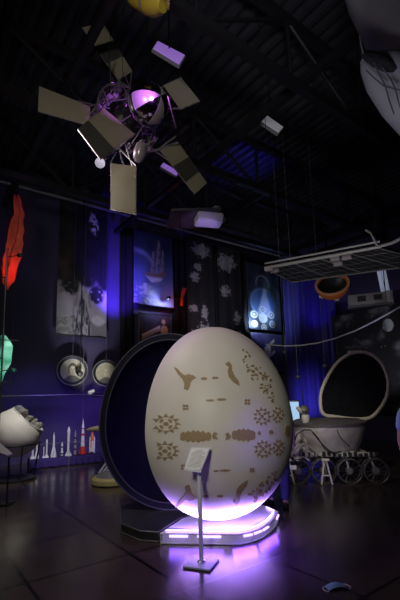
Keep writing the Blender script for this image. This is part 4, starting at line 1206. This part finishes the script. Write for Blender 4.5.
        for i in range(4):
            a_ = i*PI/2+.5; d_ = Vector((math.cos(a_), math.sin(a_), 0)); prism(bm, [b_+d_*r*.8+UPZ*h*.18, b_+d_*r*2.2+UPZ*.02, b_+d_*r*.8+UPZ*.02], Vector((-d_.y, d_.x, 0))*.008)
        lathe(bm, [(r*2.3, 0), (r*2.3, .02)], b_, UPZ, 16); obj('fin', bm, white, t)
rocket(32.5, 444, 464, 'slim', 'thin silver model rocket at the left end, beside the capsule')
rocket(36.5, 445, 463, 'soyuz', 'short silver model rocket with boosters, second from the left end')
rocket(43.5, 452, 463, 'slim', 'smallest silver model rocket, low between taller neighbours')
rocket(46.5, 444, 462, 'slim', 'slim silver model rocket just left of the four-booster silver rocket')
rocket(53.5, 438, 462, 'soyuz', 'wide silver model rocket with four cone boosters')
rocket(62, 447, 461, 'stubby', 'short white model rocket with black bands')
rocket(68.3, 432, 460, 'white', 'tall slim plain white model rocket')
rocket(75, 434, 459, 'dark', 'thin grey and black model rocket beside the red and white one')
rocket(82.5, 424, 458.5, 'red', 'tallest model rocket, white with a red skirt and bands')
rocket(92.5, 437, 458, 'shuttle', 'model space shuttle with an orange fuel tank')
# thin guard wire above the models
bm = bm_new(); tube(bm, [tabp(-.02, -.2)+UPZ*.56, tabp(1.0, -.2)+UPZ*.56], .004, 5)
for u in (0.0, .5, 1.0): tube(bm, [tabp(u, -.2), tabp(u, -.2)+UPZ*.56], .006, 6)
tag(obj('guard_wire', bm, mat('faint_wire', (.20, .20, .25), .5)), 'thin wire guard in front of the row of model rockets', 'guard wire')

# cream model wing and yellow ring base, half hidden behind the dark egg half
Yy = 6.6
bm = bm_new(); yb = Z(103, 486)
t = thing('spacecraft_display', 'pale yellow round base with silver legs, partly behind the dark egg half', 'display base', yb+Vector((.12, .25, 0)))
cb_ = yb+Vector((.12, .25, 0))
lathe(bm, [(.36, 0), (.39, .02), (.39, .10), (.36, .13), (.20, .14), (0, .14)], cb_, UPZ, 36); obj('ring_base', bm, M_PALEYEL, t)
bm = bm_new(); lathe(bm, [(.31, .135), (.26, .20), (.18, .24), (0, .25)], cb_, UPZ, 28); obj('grey_cushion', bm, mat('grey_dome', (.20, .20, .21), .6), t)
bm = bm_new()
for a_ in (-.6, -.25, .1): tube(bm, [cb_+Vector((-.12+a_*.2, -.1, .20)), cb_+Vector((.10+a_*.2, 0, .50))], .018, 8)
obj_split('silver_leg', bm, M_ALU, t)
bm = bm_new(); wz = P(93, 430, cb_.y).z; w0 = P(85, 430, cb_.y)
lathe(bm, [(0, 0), (.03, .06), (.055, .20), (.07, .45), (.07, .8), (.05, .95), (0, .96)], w0, Vector((1, .25, .05)), 18); obj('model_fuselage', bm, mat('cream_model', (.62, .55, .42), .5), t)
bm = bm_new(); tube(bm, [cb_+Vector((.1, 0, .25)), Vector((cb_.x+.1, cb_.y, wz))], .03, 8); obj('support_post', bm, M_ALU, t)

# ------------------------------------------------------------------ portraits on cords
def art_face(seed, hair):
    def f(u, v):
        n = fb(u, v, 7, seed); c = mixc((.34, .32, .25), (.52, .50, .40), n)
        x, y = u-.5, v-.5
        if y > .18: c = mixc(c, (.12, .12, .11), sm(.0, .05, (y-.18)-.9*max(0, abs(x)-.08)**1.3))
        d = math.hypot(x/.15, (y+.04)/.20)
        c = mixc(c, hair, sm(1.25, 1.1, math.hypot(x/.155, (y+.08)/.20)))
        c = mixc(c, (.60, .56, .45), sm(1.0, .9, math.hypot(x/.135, (y+.02)/.18)))
        for s in (-1, 1): c = mixc(c, (.12, .11, .09), sm(.030, .018, math.hypot(x-s*.055, (y+.055)*1.6)))
        c = mixc(c, (.25, .22, .18), sm(.016, .006, abs(x-.012))*sm(.06, .03, abs(y-.0)))
        c = mixc(c, (.20, .15, .13), sm(.045, .03, math.hypot(x, (y-.085)*3)))
        c = mixc(c, mixc(c, (.2, .19, .15), .6), sm(.05, .12, abs(x))*sm(.2, .1, abs(y+.02))*sm(1.1, .8, d)*.6)
        return c
    return f
def portrait(label, cx, cy, r, seed, hair, zoff=.5):
    c = WL(cx, cy, zoff); R = r*c.y/400*1.0
    t = thing('round_portrait', label, 'portrait', c-UPZ*R, 'round portraits hanging by the left wall')
    # the disc hangs turned a little towards the hall
    nrm = (NL*.85+Vector((0, -1, 0))*.45).normalized(); xr = UPZ.cross(nrm)*1.0
    if xr.dot(RT) < 0: xr = -xr
    cs = [c-xr*R*.80+UPZ*R*.80, c+xr*R*.80+UPZ*R*.80, c+xr*R*.80-UPZ*R*.80, c-xr*R*.80-UPZ*R*.80]
    picture('portrait_print', cs, art_face(seed, hair), 48, 48, t, ell=True)
    bm = bm_new()
    lathe(bm, [(R*.78, -.02), (R*.98, -.02), (R*.98, .02), (R*.92, .035), (R*.80, .02), (R*.78, .012)], c, nrm, 40, cap=False); obj('round_frame', bm, M_FRAME, t)
    bm = bm_new(); lathe(bm, [(R*.965, .018), (R*1.0, .016), (R*1.0, .03), (R*.965, .032)], c, nrm, 40, cap=False); obj('frame_edge', bm, M_BRASS, t)
    bm = bm_new(); tube(bm, [c+UPZ*R*.97, Vector((c.x, c.y, PIPE_Z))], .005, 5); obj_split('hanging_cord', bm, M_WIRE, t)
    return c
pcL = portrait('larger round portrait of a person in a navy ring, left of the other portrait', 72.5, 370.5, 15, 1, (.10, .09, .07))
pcR = portrait('smaller round portrait of a person in a navy ring, nearest the dark egg half', 106, 373, 13.2, 2, (.45, .42, .36))

# horizontal rail with two small spot lamps
ra, rb = WL(-14, 392.5, .9), WL(103, 397.5, .9); rz = (ra.z+rb.z)/2; ra.z = rb.z = rz
t = thing('lamp_rail', 'thin horizontal grey rail across the left wall below the round portraits', 'rail', (ra+rb)/2)
bm = bm_new(); tube(bm, [ra, rb], .016, 8); obj('rail', bm, M_PIPE, t)
bm = bm_new(); p = WL(83, 200, .9); c83 = WL(83, 396, .9)
for x in (10, 83):
    c_ = WL(x, 395, .9); tube(bm, [Vector((c_.x, c_.y, rz)), Vector((c_.x, c_.y, RH))], .005, 5)
c_ = WL(83, 396, .9); tube(bm, [Vector((c_.x, c_.y, rz)), Vector((c_.x, c_.y, .9))], .004, 5)
obj_split('hanging_cord', bm, M_WIRE, t)
def spot_fixture(label, c, d, L=.13, r=.045, arm=None, M=M_BLACK, group='small black spot lamps'):
    d = Vector(d).normalized()
    t = thing('spot_lamp', label, 'spot lamp', c, group)
    bm = bm_new(); lathe(bm, [(r*.5, -L*.55), (r*.85, -L*.5), (r, -L*.3), (r, L*.5), (r*.85, L*.5), (r*.8, L*.42)], c, d, 16); obj('housing', bm, M, t)
    bm = bm_new(); tube(bm, [c-d*L*.2+UPZ*r, c-d*L*.2+UPZ*(r+.07)] if arm is None else [c, arm], .010, 6); obj_split('bracket', bm, M, t)
    return t
c_ = WL(91, 394, .9); spot_fixture('small pale spot lamp sitting on the rail near the dark egg half', Vector((c_.x, c_.y, rz+.07)), (1, -.3, .25), .16, .045, Vector((c_.x, c_.y, rz)), M_ALU, None)
c_ = WL(97, 398, .9); spot_fixture('small black spot lamp clamped under the rail end by the dark egg half', Vector((c_.x, c_.y, rz-.03)), DL, .30, .05, Vector((c_.x, c_.y, rz)), M_BLACK, None)
c_ = pcL+NL*.30+DL*.10-UPZ*.10; spot_fixture('small black spot lamp hanging in front of the larger round portrait', c_, -NL+UPZ*.2, .14, .075, Vector((c_.x, c_.y, PIPE_Z)), M_BLACK, None)
c_ = WL(168.5, 298, .75); SL1 = c_; spot_fixture('small black spot lamp in front of the bright corner of the ship banner', c_, -NL-UPZ*.1, .16, .05, c_+DL*.5+UPZ*.03, M_BLACK, None)

# hanging thread ornaments before the right wall
for i, (px, y0, y1, lab) in enumerate(((285, 262, 352, 'thin hanging thread with a tiny ball, left of the blue curtain'), (298, 262, 377, 'thin hanging thread with a small dark ball above the rover aerial'), (325, 300, 366, 'thin hanging thread with a small dark ball left of the open rover lid'))):
    p = P(px, y1, 9.0); t = thing('hanging_ornament', lab, 'hanging ornament', p, 'small balls hanging on threads')
    bm = bm_new(); ball(bm, p, .055, 14); obj('ball', bm, mat('dark_ball', (.12, .12, .16), .3, .3), t)
    bm = bm_new(); tube(bm, [p+UPZ*.05, Vector((p.x, p.y, RH))], .006, 5); ball(bm, p+UPZ*.16, .022, 10); obj('thread', bm, M_WIRE, t)

# red and green lit cloth shapes at the left edge, red flag by the blotched banner
def cloth_shape(label, pts, Y, M, name='hanging_cloth', amp=.05, group=None, cat='hanging cloth'):
    """crumpled cloth between a left and right outline; pts = (y, xl, xr)"""
    bm = bm_new(); n = len(pts)-1
    def pos(u, v):
        f_ = v*n; i = min(int(f_), n-1); g = f_-i
        y = pts[i][0]*(1-g)+pts[i+1][0]*g; xl = pts[i][1]*(1-g)+pts[i+1][1]*g; xr = pts[i][2]*(1-g)+pts[i+1][2]*g
        p = P(xl*(1-u)+xr*u, y, Y)
        return p+Vector((0, -1, 0))*(amp*math.sin(u*9+v*4)+amp*1.6*noise.noise(p*5))
    gridsurf(bm, pos, 24, 48)
    t = thing(name, label, cat, P(pts[-1][1], pts[-1][0], Y), group)
    o = obj('cloth', bm, M, t, recalc=False); sd = o.modifiers.new('thickness', 'SOLIDIFY'); sd.thickness = .008
    bm = bm_new(); p = pos(.5, 0); tube(bm, [p, Vector((p.x, p.y, RH))], .006, 5); obj_split('hanging_cord', bm, M_BCLOTH, t)
    return t
cloth_shape('crumpled red-lit hanging cloth at the left edge, below the long truss', [(196, 15, 20), (215, 14, 24), (235, 9, 23), (250, 6, 21), (268, 2, 17), (282, 2, 13), (291, 6, 9)], 8.0, M_REDCL)
cloth_shape('crumpled green-lit hanging cloth at the left edge above the capsule', [(336, -12, 7), (346, -14, 12.5), (360, -14, 10), (374, -14, 5), (388, -14, -1)], 7.8, M_GRNCL)
cloth_shape('small twisted red-lit cloth strip beside the ship banner', [(288, 182.5, 186.5), (294, 181.2, 184.5), (299, 180.5, 183), (306, 180, 182.5)], WL(182, 297, .5).y, M_REDCL, 'hanging_strip', .02)
# tall dark post and ladder-like frame at the left edge
bm = bm_new(); x0 = P(4, 300, 7.6)
t = thing('steel_frame', 'tall dark steel frame standing at the left edge beside the red cloth', 'frame', Vector((x0.x, x0.y, 0)))
for dx in (-.18, .02): tube(bm, [Vector((x0.x+dx, x0.y, 0)), Vector((x0.x+dx, x0.y, 4.6))], .02, 8)
obj_split('post', bm, M_STEEL, t)
bm = bm_new()
for z in (1.0, 1.75, 2.4, 2.75, 3.3, 4.0): tube(bm, [Vector((x0.x-.18, x0.y, z)), Vector((x0.x+.02, x0.y, z))], .014, 8)
tube(bm, [Vector((x0.x-.10, x0.y-.05, 2.75)), Vector((x0.x+.34, x0.y-.05, 2.72))], .010, 6)
tube(bm, [Vector((x0.x-.10, x0.y-.05, 1.96)), Vector((x0.x+.30, x0.y-.05, 1.92))], .010, 6)
obj_split('crossbar', bm, M_STEEL, t)
for y_, xx_, lab in ((255, 20, 'small dark spot lamp at left edge near the red-lit cloth'), (370, 13.5, 'small dark spot lamp at left edge near the green-lit cloth')):
    p = P(xx_, y_, 7.5); spot_fixture(lab, p, (-.8, .6, .15), .10, .04, Vector((x0.x+.02, x0.y, p.z)), M_BLACK, None)

# ------------------------------------------------------------------ people
def skinned(name, chains, M, parent, levels=2):
    """chains: list of [(Vector, radius), ...] sharing points by position; grown into one surface"""
    verts, rad, edges, idx = [], [], [], {}
    for ch in chains:
        prev = None
        for p, r in ch:
            key = tuple(round(x, 4) for x in p)
            if key not in idx: idx[key] = len(verts); verts.append(Vector(p)); rad.append(r)
            i = idx[key]
            if prev is not None and prev != i and (prev, i) not in edges: edges.append((prev, i))
            prev = i
    me = bpy.data.meshes.new(name); me.from_pydata(verts, edges, [])
    o = bpy.data.objects.new(name, me); COL.objects.link(o)
    sk = o.modifiers.new('skin', 'SKIN'); sk.use_smooth_shade = True
    par = list(range(len(verts)))
    def find(i):
        while par[i] != i: i = par[i]
        return i
    for a, b in edges:
        ra, rb_ = find(a), find(b)
        if ra != rb_: par[max(ra, rb_)] = min(ra, rb_)
    for i, r in enumerate(rad):
        sv = me.skin_vertices[0].data[i]; sv.radius = (r, r) if not isinstance(r, tuple) else r; sv.use_root = (find(i) == i)
    sb = o.modifiers.new('sub', 'SUBSURF'); sb.levels = levels; sb.render_levels = levels
    me.materials.append(M)
    if parent is not None: o.parent = parent
    return o
def person(label, loc, yaw, top, trouser, short=True, legs=((-.10, -.02), (.10, .02)), arms=((-.30, 0), (.30, 0)), hair_len=.06, h=1.0):
    t = thing('person', label, 'person', loc); t.rotation_euler = (0, 0, yaw); t.scale = (h, h, h)
    V = Vector
    pel, bel, che, sho = V((0, 0, .93)), V((0, .01, 1.09)), V((0, .01, 1.27)), V((0, .015, 1.40))
    neck, jaw, head, crown = V((0, .005, 1.48)), V((0, -.02, 1.545)), V((0, -.01, 1.61)), V((0, .0, 1.67))
    torso = [(pel, (.15, .115)), (bel, (.135, .105)), (che, (.16, .115)), (sho, (.13, .085)), (neck, .058), (jaw, (.066, .075)), (head, (.076, .094)), (crown, (.062, .08))]
    chains = [torso]
    nose = [(V((0, -.085, 1.60)), .016), (V((0, -.118, 1.585)), .013)]
    tro, shi, hands = [], [[(pel+V((0, 0, -.06)), (.185, .15)), (pel+V((0, 0, .04)), (.185, .148)), (bel, (.168, .135)), (che, (.195, .135)), (sho+V((0, 0, .01)), (.125, .095)), (V((0, .008, 1.462)), .072)]], []
    for s, (lx, ly) in zip((-1, 1), legs):
        hip = V((s*.095, 0, .80)); knee = V((s*.10+lx*.4, ly*.45-.03, .50)); ank = V((s*.09+lx, ly, .09)); toe = V((s*.10+lx, ly-.15, .035))
        chains.append([(pel, (.15, .115)), (hip, .088), (knee, .058), (ank, .040), (toe, .034)])
        tro.append([(V((0, 0, 1.03)), (.16, .125)), (V((0, 0, .93)), (.168, .135)), (hip, .100), (knee, .076), (V((ank.x, ank.y, .10)), .066)])
        shoe = [(V((ank.x, ank.y+.05, .045)), .045), (V((ank.x, ank.y-.05, .045)), .047), (V((ank.x*1.02, ank.y-.16, .038)), .038)]
        skinned('shoe', [shoe], M_BLACK, t)
    for s, (ax, ay) in zip((-1, 1), arms):
        shl = V((s*.185, .015, 1.385)); elb = V((s*.235, .03+ay*.3, 1.11)); wri = V((s*.245, -.05+ay, .885)); pal = V((s*.245, -.065+ay, .81))
        chains.append([(sho, (.13, .085)), (shl, .058), (elb, .042), (wri, .028), (pal, (.038, .022))])
        se = elb.lerp(shl, .25) if short else wri
        sl_ = [(sho+V((0, 0, .01)), (.125, .095)), (shl, .074), (se, .066 if short else .04)]
        shi.append(sl_)
        for k, (dy, ln) in enumerate(((-.030, .066), (-.010, .076), (.010, .070), (.028, .055))):
            b_ = pal+V((0, dy, -.01)); hands.append([(b_, .010), (b_+V((-s*.006, -.004, -ln*.55)), .009), (b_+V((-s*.024, -.004, -ln)), .0075)])
        hands.append([(pal+V((0, -.02, .03)), .011), (pal+V((-s*.012, -.055, .0)), .010), (pal+V((-s*.018, -.064, -.035)), .008)])
    skinned('body', chains+hands+[nose], M_SKIN, t)
    skinned('trousers', tro, trouser, t); skinned('shirt', shi, top, t)
    bm = bm_new(); ball(bm, (0, .018, 1.645), .1, 20, (.92, 1.05, .95))
    for v in list(bm.verts):
        if v.co.y < -.05 and v.co.z < 1.655: v.co.y = -.03; v.co.x *= .9
        if v.co.y > -.02 and v.co.z < 1.60: v.co.z -= hair_len
    o = obj('hair', bm, M_HAIR, None, loc=(0, 0, 0)); o.parent = t
    bm = bm_new()
    for s in (-1, 1): ball(bm, (s*.029, -.079, 1.612), .0115, 12)
    o = obj('eye', bm, M_EYE, None, loc=(0, 0, 0)); o.parent = t
    bm = bm_new()
    for s in (-1, 1): ball(bm, (s*.029, -.0885, 1.612), .0052, 10, (1, .5, 1))
    i_ = obj('iris', bm, M_HAIR, None, loc=(0, 0, 0)); i_.parent = o
    bm = bm_new()
    for s in (-1, 1): ball(bm, (s*.030, -.086, 1.631), .016, 10, (1, .3, .22))
    o = obj('eyebrow', bm, M_HAIR, None, loc=(0, 0, 0)); o.parent = t
    bm = bm_new()
    for s in (-1, 1): ball(bm, (s*.080, .005, 1.60), .030, 12, (.35, .6, 1))
    o = obj('ear', bm, M_SKIN, None, loc=(0, 0, 0)); o.parent = t
    bm = bm_new(); ball(bm, (0, -.098, 1.553), .022, 12, (1.1, .35, .28)); o = obj('mouth', bm, mat('lips', (.38, .16, .14), .5), None, loc=(0, 0, 0)); o.parent = t
    return t
fp = Z(289, 508)
person('person in blue jeans standing behind the pale egg, one leg in view', Vector((fp.x-.13, fp.y+.02, 0)), PI*.92, mat('navy_cotton', (.03, .035, .08), .85), M_JEAN, legs=((.0, .04), (.02, -.06)), short=False)
rp = P(405, 440, 3.9)
person('person in a light blue short-sleeved shirt at the right edge, arm hanging down', Vector((rp.x+.20, 3.9, 0)), .15, M_LBLUE, mat('black_trousers', (.012, .012, .014), .9))

# dropped mask and low black platform in the foreground
mq = Z(336, 588)
bm = bm_new()
def mk(u, v):
    x = (u-.5)*.165; y = (v-.5)*.085
    z = .030*(1-(2*u-1)**2)*(1-.5*(2*v-1)**2)+.006+.004*math.sin(v*5*2*PI)
    p = Vector((x, y, z)); return mq+Matrix.Rotation(math.radians(12), 3, 'Z') @ p
gridsurf(bm, mk, 24, 40)
t = thing('face_mask', 'pale blue face mask lying on the dark floor at lower right', 'face mask', mq)
o = obj('pleated_cloth', bm, M_MASK, t, recalc=False); sd = o.modifiers.new('thickness', 'SOLIDIFY'); sd.thickness = .003
bm = bm_new()
for s in (-1, 1):
    pts = [(s*.08, .035, .006), (s*.105, .02, .006), (s*.115, -.02, .006), (s*.10, -.05, .006), (s*.08, -.036, .006)]
    tube(bm, smooth_loop([mq+Matrix.Rotation(math.radians(12), 3, 'Z') @ Vector(p) for p in pts], 3)[:-3], .003, 5)
obj_split('ear_loop', bm, M_PAPER, t)

# ------------------------------------------------------------------ lights
w = bpy.data.worlds.new('dim_world'); S.world = w; w.use_nodes = True
w.node_tree.nodes['Background'].inputs[0].default_value = (.25, .22, .40, 1); w.node_tree.nodes['Background'].inputs[1].default_value = .02
# unseen key spot added behind the viewer, left, to light the egg
light('SPOT', 'egg_key_fill', (-1.5, -2.4, 3.9), 1000, (1, .94, .85), EC+Vector((-.05, 0, 1.5)), .5, 31, .9)
light('SPOT', 'floor_violet_fill', (1.5, 3.0, 4.6), 800, (.15, .05, 1), Z(258, 560), .15, 19, 1)  # unseen lamp added for the violet pool spilling from the plinth
# satellite up-light
light('SPOT', 'satellite_warm', (-1.6, -1.2, 4.0), 300, (1, .92, .76), HB+Vector((0,0,.2)), .4, 46, .6)
light('SPOT', 'deck_fill', (.6, 1.5, 4.6), 170, (.9, .88, 1), Z(240, 55, RH), .3, 55, .9)  # unseen spot added so the corrugated deck shows
light('SPOT', 'truss_fill', (-1.5, 3.5, 3.2), 100, (.9, .86, 1), WL(95, 202, .45), .2, 62, .9)  # unseen spot added to pick out the banner pipe
light('SPOT', 'satellite_violet', P(175, 62, 4.0), 130, (.58, .14, 1), P(130, 110, 5.0), .06, 30)
light('SPOT', 'satellite_violet_rim', P(112, 74, 6.3), 150, (.70, .15, 1), P(122, 108, 5.2), .05, 50)  # unseen back light added to rim-light the rails and truss
# egg LEDs
for (xa, ya), (xb, yb), e in (((168, 541), (198, 543), 12), ((200, 543), (228, 544), 15), ((230, 544), (254, 540), 17), ((258, 538), (275, 528), 14)):
    a_, b_ = Z(xa, ya), Z(xb, yb); mid = (a_+b_)/2; n_ = (EC-mid).normalized(); c_ = mid+n_*.03+UPZ*(PZ+.03)
    lo = light('AREA', 'plinth_led', c_, e, (.36, .20, 1), None, (b_-a_).length, size_y=.05)
    X_ = (b_-a_).normalized(); Z_ = -(UPZ*.8+n_*.6).normalized(); Z_ = (Z_-X_*Z_.dot(X_)).normalized(); lo.matrix_world = Matrix((X_, Z_.cross(X_), Z_)).transposed().to_4x4(); lo.location = c_
for (xa, ya), (xb, yb), e in (((170, 546), (224, 547), 1.6), ((232, 547), (256, 543), 2.2), ((258, 542), (276, 531), 2.2)):
    a_, b_ = Z(xa, ya), Z(xb, yb); mid = (a_+b_)/2; n_ = (mid-EC).normalized(); c_ = mid+UPZ*.07+n_*.02
    lo = light('AREA', 'plinth_side_led', c_, e, (.20, .07, 1), None, (b_-a_).length, size_y=.10)
    X_ = (b_-a_).normalized(); Z_ = -(n_*.9-UPZ*.35).normalized(); Z_ = (Z_-X_*Z_.dot(X_)).normalized(); lo.matrix_world = Matrix((X_, Z_.cross(X_), Z_)).transposed().to_4x4(); lo.location = c_
light('SPOT', 'egg_inside_violet', (DC.x-.25, DC.y-1.2, 3.6), 25, (.25, .12, 1), DC+Vector((-.3, .3, 1.2)), .2, 60)
light('SPOT', 'box_fill', (2.0, 4.5, 2.0), 70, (.95, .95, 1), cb, .1, 22, .9)  # unseen spot added to lift the dark grey box
# blue and violet washes on the walls
def wash(px, py, W, col, e, off=1.6, dz=-1.2, spot=70, along=0):
    tg = W(px, py, 0); n_ = NL if W is WL else NR; D_ = DL if W is WL else DR
    light('SPOT', 'wall_wash', tg+n_*off+UPZ*dz+D_*along, e, col, tg, .1, spot, .9)
wash(113, 285, WL, (.12, .045, 1), 640, 1.3, -1.2, 78)
wash(95, 425, WL, (.30, .13, 1), 68, 1.8, .6, 100)
wash(40, 420, WL, (.24, .18, 1), 40, 1.8, 1.0, 100)
wash(314, 395, WR, (.24, .22, 1), 105, 1.6, -.6, 75)
wash(320, 300, WR, (.10, .05, 1), 38, 1.5, -1.2, 80)
wash(262, 312, WL, (.35, .5, 1), 60, 1.3, -.6, 60)
light('SPOT', 'ship_spot', SL1+NL*.05-UPZ*.05-DL*.02, 60, (.40, .45, 1), SL1-NL*.5-DL*.05-UPZ*.05, .03, 120, .9)
light('SPOT', 'ship_fill', WL(150, 300, 2.0), 140, (.25, .25, 1), WL(152, 270, 0), .1, 60, .9)
light('SPOT', 'banner_white', WL(90, 420, 2.5), 280, (.9, .88, 1), WL(88, 320, 0), .1, 40, .9)
light('SPOT', 'blot_white', WL(215, 380, 2.5), 260, (.85, .82, 1), WL(216, 290, 0), .1, 45, .9)
light('SPOT', 'red_spot', P(24, 300, 7.0), 110, (1, .05, .02), P(11, 270, 8.0), .05, 28, 1.0)
light('SPOT', 'green_spot', P(16, 372, 7.2), 9, (.03, 1, .6), P(2, 358, 7.8), .05, 100, .8)
light('POINT', 'red_strip_lamp', WL(183.5, 306, .75), 3.5, (1, .08, .03), None, .03)
light('SPOT', 'engine_spot', WL(252, 324, .62), 130, (.55, .75, 1), WL(257, 318, 0), .03, 120, .9)
light('AREA', 'left_floor_fill', (-2.5, 5.0, 5.2), 60, (1, .90, .80), (-2.0, 6.5, 0), 1.5)  # unseen area lamp added to brighten the floor at left
light('SPOT', 'projector_violet', P(212, 262, 7.4), 40, (.55, .4, 1), pc, .1, 40)
light('SPOT', 'backdrop_fill', WR(385, 420, 2.5), 140, (.9, .92, 1), WR(380, 340, 0), .1, 60, .9)  # unseen spot added to brighten the star backdrop
light('SPOT', 'edge_person_fill', (1.6, 2.4, 3.2), 16, (.8, .85, 1), rp, .1, 30, .8)  # unseen spot added so the sleeve and arm show
light('SPOT', 'portrait_spot', WL(92, 400, 2.2), 105, (1, .97, .85), WL(90, 372, .4), .1, 36, .7)
light('SPOT', 'capsule_spot', CC+Vector((1.2, -1.8, 3.4)), 300, (1, .97, .9), CC, .15, 38, .6)
light('SPOT', 'rocket_spot', tabp(.45, -4)+UPZ*2.3, 130, (.95, .92, 1), tabp(.5, .4)+UPZ*.4, .1, 42, .7)
light('SPOT', 'rover_spot', RC+Vector((-1.6, -3.2, 3.2)), 170, (1, .93, .85), RC+Vector((-.2, 0, .8)), .2, 40, .7)
light('SPOT', 'ceiling_blue', Z(246, 165, RH)+Vector((.3, -.5, -1.9)), 130, (.08, .06, 1), Z(243, 163, RH), .1, 66, .8)
light('SPOT', 'hull_light', (1.0, 2.0, 2.2), 42, (.85, .85, 1), P(395, 70, HD), .2, 50, .8)
light('SPOT', 'array_light', (1.4, 3.6, 1.2), 80, (1, .95, .9), sum(ar, Vector())/4, .2, 50, .8)

S.view_settings.view_transform = 'Standard'; S.view_settings.look = 'None'; S.view_settings.exposure = 0; S.view_settings.gamma = 1
S.view_settings.use_curve_mapping = False
S.cycles.use_denoising = True
S.cycles.sample_clamp_indirect = 3
